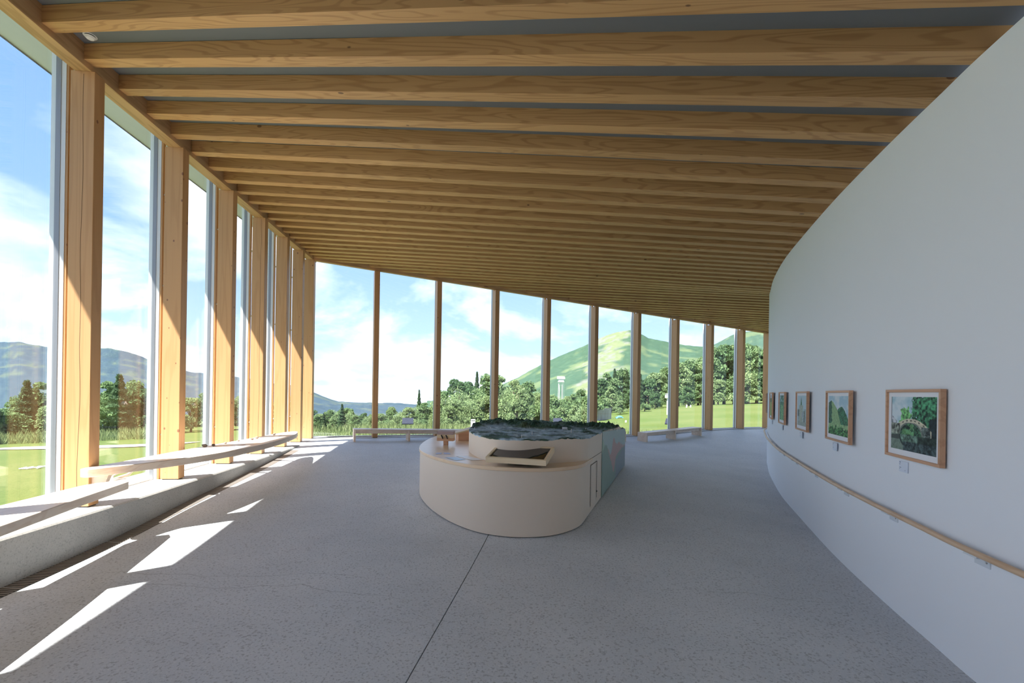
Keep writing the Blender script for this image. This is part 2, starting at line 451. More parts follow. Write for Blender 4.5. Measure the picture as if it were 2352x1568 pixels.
# left column line
LY = [-3.9, -2.55, -1.2, 0.15, 1.5, 2.9, 4.32, 5.65, 6.85, 7.92, 8.9, 9.73, 10.43]
LZ = 2.94
KZ = -1.15
def lx(y):
    return -4.07 - (y - 4.32) * 0.0982
LDIR = Vector((-.0977, .9952, 0)); LOUT = Vector((-.9952, -.0977, 0))
KERB = [(-3.6, -5), (-3.72, -1), (-3.76, 1.5), (-3.78, 3.37), (-3.82, 4.54), (-3.9, 5.5), (-4.0, 6.65), (-4.12, 7.72), (-4.33, 9.43), (-4.46, 10.25)]
KC = catmull(KERB, 6); KCA = np.array(KC)
def kx(y): return float(np.interp(y, KCA[:, 1], KCA[:, 0]))

# ---- floor: two slabs with an open joint
def xl(y):
    if y < 9.9: return kx(y) - .12
    b = back_at(max(y, 10.5) if y > 10.5 else 10.43)
    if y < 10.43: return lx(y) - .1
    return back_at(y)[0] - .35
def xr(y): return float(np.interp(y, WCA[:, 1], WCA[:, 0])) + .06
def xj(y): return -.25 + .133 * (y - 4.7)
floor = tag(empty('floor', w(0, 3, -1.58)), 'grey ground concrete floor rising in a gentle ramp to the back', 'floor', kind='structure')
fi = floor.matrix_world.inverted() if False else Matrix.Translation(-w(0, 3, -1.58))
ys = np.concatenate([np.arange(-5, 10.4, .25), np.arange(10.43, 17.01, .25)])
def slab(side):
    m_ = MB(); rows = []
    for y in ys:
        a, b = xl(y), xr(y); j = min(max(xj(y), a + .02), b - .02)
        lo, hi = (a, j - .004) if side == 0 else (j + .004, b)
        xs = np.linspace(lo, hi, 15); zs = fz(xs, np.full(15, y))
        rows.append([fi @ w(x, y, z) for x, z in zip(xs, zs)])
    m_.grid(rows)
    b_ = len(rows); 
    edge = [r[-1 if side == 0 else 0] for r in rows]
    m_.grid([edge, [p - Vector((0, 0, .03)) for p in edge]])
    ob = m_.build('floor_slab', M_FLOOR, floor, fix=False); smooth_angle(ob, 30)
    return ob
slab(0); slab(1)
m_ = MB(); m_.grid([[fi @ (w(xj(y) + dx, y, fz(xj(y), y)) - Vector((0, 0, .012))) for dx in (-.02, .02)] for y in np.arange(-5, 11.6, .3)])
m_.build('joint_filler', M_JOINT, floor, fix=False)

# ---- kerb under the left glazing
mb = MB(); rows = []
for x, y in KC:
    xo = lx(y) - .62; zb = min(fz(x, y), KZ) - .12
    prof = [(x, zb), (x, KZ - .02), (x - .012, KZ - .005), (x - .03, KZ), (xo, KZ), (xo, zb - .3)]
    rows.append([w(a, y, z) for a, z in prof])
rows.append([w(x - .12, 10.75, z) for (x, z) in [(KC[-1][0], -1.3), (KC[-1][0], KZ - .02), (KC[-1][0] - .012, KZ - .005), (KC[-1][0] - .03, KZ), (lx(10.7) - .62, KZ), (lx(10.7) - .62, -1.6)]])
mb.grid(rows)
mb.poly(rows[-1])
o = mb.build('wall_left', M_KERB, fix=True); smooth_angle(o, 30)
tag(o, 'low grey concrete kerb wall carrying the left glazing', 'kerb', kind='structure')

# ---- floor edge upstand along the back glazing
mb = MB(); rows = []
for t in np.linspace(-.03, 1.03, 24):
    a = Vector(BACK[0]) + (Vector(BACK[-1]) - Vector(BACK[0])) * t
    z = fz(a.x, a.y)
    p = Vector((a.x, a.y, 0)) - BOUT * .12; q = Vector((a.x, a.y, 0)) + BOUT * .42
    rows.append([w(p.x, p.y, z - .004), w(p.x, p.y, z + .006), w(q.x, q.y, z + .006), w(q.x, q.y, z - .5)])
mb.grid(rows)
tag(mb.build('trim_1', M_KERB, fix=True), 'flush concrete threshold strip under the far glazing', 'threshold', kind='structure')

# ---- ceiling: grey panels on a fan of rafters
RL = [(70, 73), (178.6, 158), (258.5, 223), (321, 274), (377.5, 317), (423.5, 354), (469, 389.5), (507, 421), (537, 445.6), (564.6, 467.7), (590, 489), (611, 507), (629, 523), (641.6, 534), (655, 546), (670, 558), (681, 568), (691.6, 577), (701, 584.6), (709, 592), (719, 600)]
RRY = [2.24, 2.66, 3.07, 3.5, 3.95, 4.37, 4.80, 5.24, 5.66, 6.03, 6.38, 6.71, 7.02, 7.34, 7.68, 8.02, 8.36, 8.70, 9.04, 9.40, 9.76]
# smooth the spacing on both sides
ly_ = []
for p in RL:
    u, v = un(*p); ly_.append(3.0 / v)
cf = np.polyfit(np.arange(21), ly_, 3); ly_ = np.polyval(cf, np.arange(21))
cf2 = np.polyfit(np.arange(21), RRY, 4); ry_ = np.polyval(cf2, np.arange(21))
RAFT = []
for j in range(20, 0, -1):
    RAFT.append(((lx(ly_[0] - .43 * j) + .08, ly_[0] - .43 * j, 3.0), ry_[0] - .43 * j))
for i in range(21):
    RAFT.append(((lx(ly_[i]) + .08, ly_[i], 3.0), ry_[i]))
for k in range(1, 22):
    yb = ly_[-1] + .285 * k
    b = back_at(yb)
    RAFT.append(((b[0], b[1], b[2] + .06), ry_[-1] + .335 * k))
RW, RH = .115, .14
ceiling = tag(empty('ceiling', w(0, 3, 2.5)), 'sloping ceiling of grey panels carried on a fan of close-set cedar rafters', 'ceiling', kind='structure')
ci = Matrix.Translation(-w(0, 3, 2.5))
panel_rows = []
n_off = 20
for idx, (L, yr) in enumerate(RAFT):
    R = wall_at_y(yr)
    a = Vector(L); b = Vector((R[0], R[1], R[2]))
    d = (b - a); dl = d.length; dn = d.normalized()
    e2 = b + dn * .9                       # passes over the wall head
    hor = Vector((d.x, d.y, 0)).normalized(); side = Vector((hor.y, -hor.x, 0))   # towards viewer
    A = w(*a); X = (w(*e2) - A); ln = X.length; X.normalize()
    Yv = Vector((-side.x, -side.y, 0)); Yv = (Yv - X * Yv.dot(X)).normalized(); Zv = X.cross(Yv)
    if Zv.z < 0: Zv = -Zv; 
    Mx = Matrix(((X.x, Yv.x, Zv.x, A.x), (X.y, Yv.y, Zv.y, A.y), (X.z, Yv.z, Zv.z, A.z), (0, 0, 0, 1)))
    mb = MB(); mb.box(0, ln, -RW * S, 0, 0, RH * S)
    mb.build('rafter', M_RAFTER, ceiling, M=ci @ Mx, bevel=0)
    up = Vector((0, 0, RH))
    slope = (a.z - b.z) / Vector((d.x, d.y, 0)).length
    if idx < n_off + 21:
        ov = 1.42 * (1.0 / max(.3, abs(hor.dot(-LOUT))))
    else:
        ov = max(.45, 1.5 - .13 * (idx - n_off - 20))
    eo = a - hor * ov + Vector((0, 0, slope * ov))
    if idx < n_off + 21:
        eo = Vector((lx(a.y) - 1.43, a.y - .14, 3.76 - RH))
    else:
        eo.z += .45 * max(0, 1 - (idx - n_off - 20) / 7)
    panel_rows.append([eo + up, a + up - hor * .02 + Vector((0, 0, slope * .02)), a * .5 + b * .5 + up, b + up, b + dn * 2.0 + up])
last = panel_rows[-1]
panel_rows.append([p + Vector((.1, .4, 0)) for p in last])
mb = MB(); rows = [[ci @ w(*p) for p in r] for r in panel_rows]
mb.grid([r[1:] for r in rows], 0)
mb.grid([r[:2] for r in rows], 1)
thick = Vector((0, 0, .34))
mb.grid([[p + thick for p in r] for r in rows], 1)
mb.grid([[r[0], r[0] + thick] for r in rows], 1)
mb.grid([[p, p + thick] for p in rows[0]], 1)
mb.grid([[p, p + thick] for p in rows[-1]], 1)
mb.build('ceiling_panel', [M_CEIL, M_SOFFIT], ceiling, fix=False)
# drip edge along the eaves
mb = MB(); mb.grid([[r[0] + Vector((0, 0, .02)), r[0] - Vector((0, 0, .025))] for r in rows]); mb.build('eaves_flashing', M_ALUD, ceiling, fix=False)
# edge beam on the left columns
mb = MB()
y0, y1 = -4.95, 10.62
p0 = w(lx(y0), y0, LZ); p1 = w(lx(y1), y1, LZ); L_ = (p1 - p0).length
Mx = Matrix.Translation(p0) @ Matrix.Rotation(math.atan2(p1.y - p0.y, p1.x - p0.x), 4, 'Z')
mb.box(0, L_, -.075 * S, .075 * S, 0, .26 * S)
mb.build('edge_beam', M_BEAM, ceiling, M=ci @ Mx, bevel=.003)
# edge beam on the far columns
a, b = Vector(BACK[0]), Vector(BACK[-1])
p0, p1 = w(*a), w(*(b + (b - a) * .06)); X = (p1 - p0); L_ = X.length; X.normalize(); Yv = Vector((-X.y, X.x, 0)).normalized(); Zv = X.cross(Yv)
Mx = Matrix(((X.x, Yv.x, Zv.x, p0.x), (X.y, Yv.y, Zv.y, p0.y), (X.z, Yv.z, Zv.z, p0.z), (0, 0, 0, 1)))
mb = MB(); mb.box(0, L_, -.05, .06, 0, .24); mb.build('edge_beam', M_BEAM, ceiling, M=ci @ Mx)

# ---- columns
def column(name, base, ztop, out_dir, along, label, group, rods, wa=.12, wd=.21):
    """rectangular glulam post; local x along the facade, y outward"""
    t = empty(name, M=Matrix(((along.x, out_dir.x, 0, base.x), (along.y, out_dir.y, 0, base.y), (0, 0, 1, base.z), (0, 0, 0, 1))))
    h = ztop - base.z
    MB().box(-wa * S / 2, wa * S / 2, -wd * S / 2, wd * S / 2, .012, h).build('post', M_POST, t, bevel=.004)
    MB().box(-wa * S * .42, wa * S * .42, -wd * S * .42, wd * S * .42, -.005, .013).build('base_plate', M_DARK, t)
    if rods:
        for fr in rods:
            z = h * fr
            rod = MB().tube([(0, wd * S / 2 - .005, z), (0, wd * S / 2 + .095, z)], .008, 8).build('glazing_tie', M_STEEL, t, smooth=False)
            MB().tube([(0, wd * S / 2 + .02, z), (0, wd * S / 2 + .038, z)], .014, 8).build('collar', M_STEEL, rod)
    tag(t, label, 'column', group)
    return t
vis = [i for i, y in enumerate(LY) if y > 4]
for i, y in enumerate(LY):
    base = w(lx(y), y, KZ); zt = w(0, 0, LZ).z
    k = i - vis[0]
    if k < 0:
        lab = 'timber column of the left glazing outside the picture, %s before the nearest visible one' % ORD[-k - 1]
    elif k == 0:
        lab = 'nearest left timber column, knotty and cracked, standing behind the low plank bench'
    elif k == 6:
        lab = 'corner timber column where the left glazing meets the far glazing'
    else:
        lab = '%s sunlit timber column on the left kerb, counted from the camera' % ORD[k]
    c_ = column('timber_column', base, zt, LOUT, LDIR, lab, 'columns along the left glazing', [.135, .585, .86] if k >= 0 else None)
    if k in (0, 3):
        m_ = MB(); L_ = []; h_ = zt - base.z
        for q in range(40):
            z = .05 + (h_ - .08) * q / 39; yy = -.012 * k + .018 * mnoise.noise(Vector((z * 1.3, k, 0))) - .01
            L_.append([(-.12 * S / 2 - .0006, yy - .0022, z), (-.12 * S / 2 - .0006, yy + .0022, z)])
        m_.grid(L_); m_.build('shrinkage_crack', plain('crack', (.16, .08, .04), .9), c_, fix=False)
for i in range(1, 11):
    b = BACK[i]; base = w(b[0], b[1], fz(b[0], b[1]))
    column('timber_column', base, w(*b).z + .01, BOUT, BDIR, '%s slender timber column of the far glazing, counted from the left corner' % ORD[i - 1], 'columns along the far glazing', [.1, .55] if i > 3 else None)

# ---- glazing bays
GOFF = .235
def mullion(parent, p, z0, z1, out_dir, along, inv):
    """aluminium cap and box with a timber backing strip, centred on the glass line"""
    R = Matrix(((along.x, out_dir.x, 0, p.x), (along.y, out_dir.y, 0, p.y), (0, 0, 1, 0), (0, 0, 0, 1)))
    mu = MB().box(-.03, .03, -.075, .0, z0, z1).box(-.03, .03, .014, .065, z0, z1).box(-.012, .012, 0, .014, z0, z1).build('mullion', M_ALU, parent, M=inv @ R)
    MB().box(-.034, -.03, -.03, .02, z0, z1).box(.03, .034, -.03, .02, z0, z1).build('gasket', M_ALUD, mu)
    MB().box(-.026, .026, -.097, -.075, z0, z1).build('timber_backing', M_POST, mu)
wi = 0
def bay(p, q, zb0, zb1, zt0, zt1, out_dir, along, label, first_mullion=True):
    global wi
    wi += 1
    t = empty('window_%d' % wi, Vector((p.x, p.y, min(zb0, zb1)))); inv = Matrix.Translation(-t.location)
    tag(t, label, 'window', kind='structure')
    o1 = out_dir * .005; o2 = out_dir * .015
    P = lambda a, z, o: inv @ (Vector((a.x, a.y, z)) + o)
    m_ = MB(); m_.hexa([P(p, zb0, o1), P(q, zb1, o1), P(q, zb1, o2), P(p, zb0, o2)], [P(p, zt0, o1), P(q, zt1, o1), P(q, zt1, o2), P(p, zt0, o2)])
    m_.build('glass_pane', M_GLASS, t)
    if first_mullion:
        mullion(t, p, zb0, zt0, out_dir, along, inv)
    m_ = MB(); a1, a2 = out_dir * -.03, out_dir * .045
    m_.hexa([P(p, zb0 - .02, a1), P(q, zb1 - .02, a1), P(q, zb1 - .02, a2), P(p, zb0 - .02, a2)], [P(p, zb0 + .022, a1), P(q, zb1 + .022, a1), P(q, zb1 + .022, a2), P(p, zb0 + .022, a2)])
    m_.build('bottom_rail', M_ALU, t)
    return t
lp = [w(lx(y), y, 0) + LOUT * GOFF * S for y in LY]
zk = w(0, 0, KZ).z; ztl = w(0, 0, LZ + .3).z
corner = lp[-1] + LDIR * .16
lp2 = lp + [corner]
LBAYS = []
for i in range(len(lp2) - 1):
    k = i - 6
    if i == len(lp2) - 2: continue
    lab = 'tall left glazing bay, the %s in the picture from the camera' % ORD[k + 1] if k >= -1 else 'tall left glazing bay outside the picture, %s behind the first visible bay' % ORD[-k - 2]
    q = lp2[i + 1] if i < len(lp2) - 3 else corner
    LBAYS.append(bay(lp2[i], q, zk, zk, ztl, ztl, LOUT, LDIR, lab))
bp_ = []
for b in BACK:
    bp_.append((w(b[0], b[1], 0) + BOUT * GOFF * S, fz(b[0], b[1]) * S + EYE + .01, w(*b).z + .10))
bp_[0] = (corner, bp_[0][1], bp_[0][2])
for i in range(10):
    bay(bp_[i][0], bp_[i + 1][0], bp_[i][1], bp_[i + 1][1], bp_[i][2], bp_[i + 1][2], BOUT, BDIR, '%s bay of the far glazing, counted from the left corner' % ORD[i].capitalize(), True)
# bird-mark stickers on the left panes
for (bi, x, y) in ((6, 288, 925), (7, 447, 928)):
    pn = LBAYS[bi]
    u, v = un(x, y)
    # intersect ray with glass plane
    n = LOUT; c0 = lp[6]; dirv = Vector((u, 1, v)); d = (c0.x * n.x + c0.y * n.y) / (dirv.x * n.x + dirv.y * n.y)
    hit = Vector((u * d, d, v * d + EYE)) - n * .004
    s_ = .03
    inv = Matrix.Translation(-pn.location)
    pts = [(-1, -.6), (0, .9), (1, -.6), (.55, -.6), (0, .2), (-.55, -.6)]
    m_ = MB()
    for tri in ((0, 1, 4, 5), (1, 2, 3, 4)):
        m_.poly([inv @ (hit + LDIR * pts[i][0] * s_ + Vector((0, 0, pts[i][1] * s_))) for i in tri])
    m_.build('sticker', M_WHITE, pn)

# ================================================================== EXHIBIT TABLE
ZW = -.80                                                    # counter top height (photo units)
OUT = [(1.23, 6.2), (1.60, 7.17), (2.13, 8.56), (2.05, 9.2), (1.3, 9.85), (.3, 10.1), (-.6, 9.95), (-1.08, 9.2), (-1.3, 8.1), (-1.35, 7.2), (-1.25, 6.25), (-1.08, 5.8), (-.87, 5.44), (-.6, 5.11), (-.3, 4.88), (.075, 4.78), (.45, 4.82), (.74, 5.03), (.92, 5.4)]
def outline(pts, n=6, straight=((0, 1), (1, 2))):
    c = catmull(pts, n, True); res = []
    for i in range(len(pts)):
        if any(i == a for a, b in straight):
            a = np.array(pts[i]); b = np.array(pts[(i + 1) % len(pts)])
            res += [a + (b - a) * j / n for j in range(n)]
        else:
            res += c[i * n:(i + 1) * n]
    return [tuple(p) for p in res]
OC = outline(OUT, straight=((0, 1), (1, 2), (18, 0)))
def offset(poly, d):
    res = []; n = len(poly)
    for i in range(n):
        a = Vector((*poly[i - 1], 0)); b = Vector((*poly[(i + 1) % n], 0)); t = (b - a).normalized()
        res.append((poly[i][0] - t.y * d, poly[i][1] + t.x * d))      # inward for CCW... sign fixed below
    return res
area = sum(OC[i][0] * OC[(i + 1) % len(OC)][1] - OC[(i + 1) % len(OC)][0] * OC[i][1] for i in range(len(OC)))
sgn = 1 if area > 0 else -1
def inset(poly, d): return offset(poly, d * sgn)
T0 = w(.2, 7, -1.45)
table = tag(empty('exhibit_table', T0), 'large beige teardrop-shaped exhibit counter with wooden ledge and raised relief map in mid floor', 'exhibit table')
ti = Matrix.Translation(-T0)
def tw(X, Y, Z): return ti @ w(X, Y, Z)
# plinth (recessed dark kick), body, counter
IN = inset(OC, .02)
mb = MB(); mb.hexa([tw(x, y, fz(x, y) - .01) for x, y in IN], [tw(x, y, fz(x, y) + .03) for x, y in IN]); mb.build('kick_plinth', M_BEIGED, table)
mb = MB(); b0 = [tw(x, y, fz(x, y) + .012) for x, y in OC]; t0 = [tw(x, y, ZW - .038) for x, y in OC]
mb.hexa(b0, t0); o = mb.build('body', M_BEIGE, table); smooth_angle(o, 35)
# wooden counter: the part left of the straight side, overlapping lip
CO = [p for p in OC]
# counter ends where the straight side begins (square cut by the side panel)
mb = MB(); lip = inset(OC, -.012)
# drop the lip along the straight side
i0 = 0
lip = [OC[i] if i <= 12 or i >= 110 else lip[i] for i in range(len(OC))]
mb.hexa([tw(x, y, ZW - .038) for x, y in lip], [tw(x, y, ZW) for x, y in lip]); o = mb.build('counter_top', M_TOPWOOD, table, bevel=.004); smooth_angle(o, 35)
# straight side cladding and map drum
DR = [(1.235, 6.2), (1.60, 7.17), (2.13, 8.56), (1.85, 9.05), (1.1, 9.3), (.3, 9.1), (-.3, 8.3), (-.55, 7.2), (-.57, 6.12), (-.43, 5.58), (-.32, 5.33), (-.145, 5.13), (.08, 5.05), (.30, 5.08), (.54, 5.17), (.76, 5.27), (.925, 5.42)]
DC = outline(DR, straight=((0, 1), (1, 2), (16, 0)))
def mapz(X, Y):
    base = -.53
    t = min(max((Y - 6.2) / 2.4, 0), 1.3) * min(max((X + .3) / 2.4, 0), 1)
    base -= .145 * t
    p = Vector((X * 2.3 + 4, Y * 2.3, .3))
    r = 1 - abs(mnoise.fractal(p, 1.0, 2.0, 4)) * 1.6
    e = mnoise.fractal(Vector((X * .9 + 7, Y * .9, 2.2)), 1.0, 2.0, 3)
    hills = max(0, e + .12) * .12 * max(0, r)
    far = .05 * math.exp(-((X - .42) / .42) ** 2 - ((Y - 7.9) / .35) ** 2) + .045 * math.exp(-((X - 1.2) / .5) ** 2 - ((Y - 8.7) / .25) ** 2) + .03 * math.exp(-((X + .2) / .3) ** 2 - ((Y - 7.6) / .3) ** 2)
    fine = mnoise.fractal(Vector((X * 9, Y * 9, 5)), .9, 2.1, 4) * .012
    return base + hills + far * (.55 + .6 * r) + fine * (1 + 6 * (hills + far) / .1)
mb = MB(); mb.hexa([tw(x, y, ZW - .01) for x, y in DC], [tw(x, y, mapz(x, y) - .012) for x, y in DC]); o = mb.build('map_drum', M_BEIGE, table); smooth_angle(o, 35)
# relief map surface: rings from centre to rim
cxm, cym = .55, 7.0
rows = []
DCf = outline(DR, 20, straight=((0, 1), (1, 2), (16, 0)))
for k in range(0, 71):
    s_ = (k / 70) ** .8 if k else .001
    rows.append([(cxm + (x - cxm) * s_, cym + (y - cym) * s_) for x, y in DCf + [DCf[0]]])
mb = MB(); mb.grid([[tw(x, y, mapz(x, y)) for x, y in r] for r in rows])
rim = rows[-1]
mb.grid([[tw(x, y, mapz(x, y)) for x, y in rim], [tw(x, y, mapz(x, y) - .014) for x, y in rim]])
o = mb.build('relief_map', M_MAP, table, fix=False); me = o.data
def mapcol(co):
    res = np.zeros((len(co), 3))
    for i, c in enumerate(co):
        X, Y, Z = (c[0] + T0.x) / S, (c[1] + T0.y) / S, (c[2] + T0.z - EYE) / S
        t = min(max((Y - 6.2) / 2.4, 0), 1.3) * min(max((X + .3) / 2.4, 0), 1)
        h = Z - (-.53 - .145 * t)
        n = mnoise.fractal(Vector((X * 6, Y * 6, 1)), 1, 2, 4)
        green = min(max((h - .004 + n * .012) / .02, 0), 1)
        g3 = mnoise.fractal(Vector((X * 2.2 + 3, Y * 3.5, 6)), .8, 2.0, 5); rimd = max(0, 1 - (Y - 5.0) / .5)
        green = max(green, min(max((g3 + .35 * rimd - .18) * 5, 0), 1))
        flat = np.array((.30, .42, .50)) * (1 + .7 * n) + np.array((.35, .40, .40)) * max(0, mnoise.noise(Vector((X * 22, Y * 5, 3))))
        gr = np.array((.045, .10, .065)) * (1 + .8 * n) + np.array((.10, .07, .0)) * max(0, mnoise.noise(Vector((X * 3, Y * 3, 9))) - .1)
        res[i] = flat * (1 - green) + gr * green
    return np.clip(res, .01, 1)
setcol(me, mapcol)
# painted side panel
A2, B2 = Vector((1.236, 6.215, 0)), Vector((2.128, 8.55, 0)); pd = (B2 - A2); pn_ = Vector((pd.y, -pd.x, 0)).normalized()
mb = MB(); nu, nv = 90, 70; rows = []
for i in range(nu + 1):
    q = A2 + pd * (i / nu); zt = mapz(q.x, q.y) * .0 + (-.53 - .13 * (i / nu)); zb = fz(q.x, q.y) + .02
    rows.append([tw(q.x + pn_.x * .012, q.y + pn_.y * .012, zb + (zt - zb) * j / nv) for j in range(nv + 1)])
mb.grid(rows)
mb.grid([[r[0] - Vector((pn_.x, pn_.y, 0)) * .013, r[0]] for r in rows]); mb.grid([[r[-1], r[-1] - Vector((pn_.x, pn_.y, 0)) * .013] for r in rows])
mb.grid([[p, p - Vector((pn_.x, pn_.y, 0)) * .013] for p in rows[0]]); mb.grid([[p, p - Vector((pn_.x, pn_.y, 0)) * .013] for p in rows[-1]])
o = mb.build('painted_panel', M_PRINT, table, fix=False)
def panelcol(co):
    res = np.zeros((len(co), 3))
    for i, c in enumerate(co):
        X, Y, Z = (c[0] + T0.x) / S, (c[1] + T0.y) / S, (c[2] + T0.z - EYE) / S
        u = (Vector((X, Y, 0)) - A2).dot(pd) / pd.length_squared
        zb = fz(X, Y); zt = -.53 - .13 * u; v = (Z - zb) / (zt - zb)
        sky = np.array((.50, .61, .60)); green = np.array((.33, .44, .39)); pink = np.array((.60, .42, .40)); slate = np.array((.33, .39, .43)); ltg = np.array((.45, .60, .50))
        cc = sky
        n = mnoise.fractal(Vector((u * 14, .3, .2)), .8, 2.0, 4)
        ridge = .58 + .22 * math.exp(-((u - .42) / .07) ** 2) + .16 * math.exp(-((u - .62) / .16) ** 2) + .05 * n + .28 * math.exp(-((u - .02) / .09) ** 2) + .10 * math.exp(-((u - .2) / .05) ** 2)
        if v < ridge: cc = pink if u > .12 else ltg
        low = .52 + .30 * math.exp(-((u - .1) / .12) ** 2) - .32 * math.exp(-((u - .42) / .08) ** 2) + .04 * n + .12 * max(0, u - .5)
        if v < low - .02: cc = green
        if u > .52 and v < .40 + .25 * (u - .52) + .06 * n: cc = slate
        res[i] = cc * (1 + .06 * mnoise.noise(Vector((u * 60, v * 50, 0))))
    return res
setcol(o.data, panelcol)
# hatch grooves on the beige side, seam and reveal
def side_pt(t, z, off=.006):
    a = Vector((.93, 5.43, 0)); b = Vector((1.23, 6.2, 0)); q = a + (b - a) * t
    n = Vector((b.y - a.y, -(b.x - a.x), 0)).normalized() * off
    return tw(q.x + n.x, q.y + n.y, z)
m_ = MB()
zd0, zd1 = -1.38, -.88
for (a_, z0_, b_, z1_, wd) in ((.12, zd0, .12, zd1, .012), (.60, zd0 + .03, .60, zd1, .012), (.12, zd1, .60, zd1, .007)):
    if a_ == b_: m_.poly([side_pt(a_ - wd, z0_), side_pt(a_ + wd, z0_), side_pt(a_ + wd, z1_), side_pt(a_ - wd, z1_)])
    else: m_.poly([side_pt(a_, z0_ - .005), side_pt(b_, z1_ - .005), side_pt(b_, z1_ + .005), side_pt(a_, z0_ + .005)])
o = m_.build('hatch_outline', M_BEIGED, table, fix=False)
m_ = MB(); m_.poly([side_pt(.03, ZW - .003), side_pt(1, ZW - .003), side_pt(1, ZW + .003), side_pt(.03, ZW + .003)]); m_.build('seam', M_BEIGED, table, fix=False)
m_ = MB(); m_.box(-.008, .008, -.008, .008, -.01, .01); k_ = m_.build('hatch_catch', M_DARK, table); k_.location = side_pt(.60, -1.27, .005)
# side cladding above counter level
m_ = MB()
m_.hexa([side_pt(.04, ZW - .04, .004), side_pt(1, ZW - .04, .004), side_pt(1, ZW - .04, -.05), side_pt(.04, ZW - .04, -.03)], [side_pt(.04, ZW + .003, .004), side_pt(1, ZW + .003, .004), side_pt(1, ZW + .003, -.05), side_pt(.04, ZW + .003, -.03)])
m_.build('side_trim', M_BEIGE, table)
# pins on the map
for x, y, h_ in ((1127, 984, .03), (1198, 1003, .05), (1222, 999, .055), (1312, 994, .075), (1417, 988, .04), (1090, 984, .03), (1250, 987, .03), (1345, 986, .03)):
    u, v = un(x, y); d = .53 / -v
    for _ in range(6):
        d = mapz(u * d, d) / v
    p = tw(u * d, d, mapz(u * d, d))
    MB().tube([p, p + Vector((0, 0, h_ * .8))], .005, 6).build('map_pin', M_WHITE, table)
u, v = un(1297, 988); d = -.53 / v
for _ in range(6): d = mapz(u * d, d) / v
p = tw(u * d, d, mapz(u * d, d))
fl = MB().box(-.04, .04, -.002, .002, .02, .05).box(-.04, -.036, -.002, .002, -.01, .02).box(.036, .04, -.002, .002, -.01, .02).build('map_flag', M_PAPER, table); fl.location = p
# printed inlays on the counter
def inlay(px, col, name='printed_inlay'):
    m_ = MB(); z = ZW + .0025
    m_.poly([ti @ atZ(x, y, z) for x, y in px])
    return m_.build(name, plain(name, col, .35), table, fix=True)
inlay([(1000, 1042.5), (1004, 1039), (1015, 1039), (1014, 1042.5)], (.55, .60, .82))
inlay([(1020, 1042.5), (1018, 1039), (1031, 1039), (1035, 1042.5)], (.45, .52, .80))
inlay([(1021, 1050), (1048, 1049), (1070, 1055), (1046, 1057)], (.42, .60, .80))
inlay([(1047, 1047), (1073, 1046.5), (1112, 1055.5), (1085, 1057)], (.86, .87, .90))

# tilted touch screen in a wooden frame
FLc, FRc, RRc, RLc = w(-.275, 4.88, -.71), w(.36, 4.68, -.71), w(.505, 5.06, -.615), w(-.13, 5.26, -.615)
ax = (FRc - FLc); wid = ax.length; ax.normalize(); ay = (RLc - FLc); ay = ay - ax * ay.dot(ax); dep = ay.length; ay.normalize(); az = ax.cross(ay)
Mx = Matrix(((ax.x, ay.x, az.x, FLc.x), (ax.y, ay.y, az.y, FLc.y), (ax.z, ay.z, az.z, FLc.z), (0, 0, 0, 1)))
scr = tag(empty('touch_screen', M=Mx), 'tilted dark display screen in a pale wooden frame on the counter ledge', 'screen')
bw, th = .032, .06
for (x0, x1, y0, y1) in ((0, wid, 0, bw), (0, wid, dep - bw, dep), (0, bw, bw, dep - bw), (wid - bw, wid, bw, dep - bw)):
    MB().box(x0, x1, y0, y1, -th, .006).build('frame_bar', M_BOXL, scr, bevel=.002)
MB().box(bw, wid - bw, bw, dep - bw, -th + .005, -.006).build('bezel', M_BLACK, scr)
MB().box(bw + .018, wid - bw - .018, bw + .014, dep - bw - .014, -.0062, -.0045).build('display_glass', M_SCREEN, scr)
MB().box(wid * .3, wid * .7, dep * .35, dep * .8, -th - .07, -th).build('stand', M_DARK, scr)

# viewer box with black eyepieces on a post
def boxobj(px, py, d, label):
    pass
pb = atZ(1024, 1021.5, ZW); vb = tag(empty('viewer_box', pb, math.radians(-6)), 'striped wooden viewing box with shade-coloured top, black eyepieces on a short post on the counter', 'viewer')
MB().box(-.035, .035, -.03, .03, 0, .075).build('post', M_BOX, vb, bevel=.002)
MB().box(-.135, .135, -.06, .07, .07, .118).build('lower_band', M_BOX, vb, bevel=.002)
MB().box(-.135, .135, -.06, .07, .118, .172).build('middle_band', M_BOXL, vb, bevel=.002)
MB().box(-.135, .135, -.06, .07, .172, .225).build('upper_shade_band', plain('box_shade_mauve', (.46, .34, .33), .6), vb, bevel=.002)  # mauve colour paints in the shaded side of the box
for sx in (-.04, .035):
    ey = MB().tube([(sx - .015, -.085, .168), (sx + .012, -.085, .106)], .009, 10).build('eyepiece', M_BLACK, vb)
    MB().tube([(sx, -.088, .138), (sx, -.055, .138)], .006, 8).build('spindle', M_DARK, ey)
MB().tube([(-.04, -.08, .137), (.035, -.08, .137)], .003, 6).build('link_bar', M_STEEL, vb)
p2 = atZ(1058, 1011, ZW); vb2 = tag(empty('wooden_stand', p2, math.radians(20)), 'sloping wooden stand against the map drum behind the viewing box', 'stand')
MB().hexa([(-.06, -.08, 0), (.22, -.08, 0), (.22, .14, 0), (-.06, .14, 0)], [(-.06, -.08, .13), (.22, -.08, .20), (.22, .14, .20), (-.06, .14, .13)]).build('body', M_BOX, vb2, bevel=.002)
MB().hexa([(-.12, -.10, .115), (.23, -.10, .203), (.23, .16, .203), (-.12, .16, .115)], [(-.12, -.10, .14), (.23, -.10, .228), (.23, .16, .228), (-.12, .16, .14)]).build('sloping_lid', M_BOXL, vb2, bevel=.002)

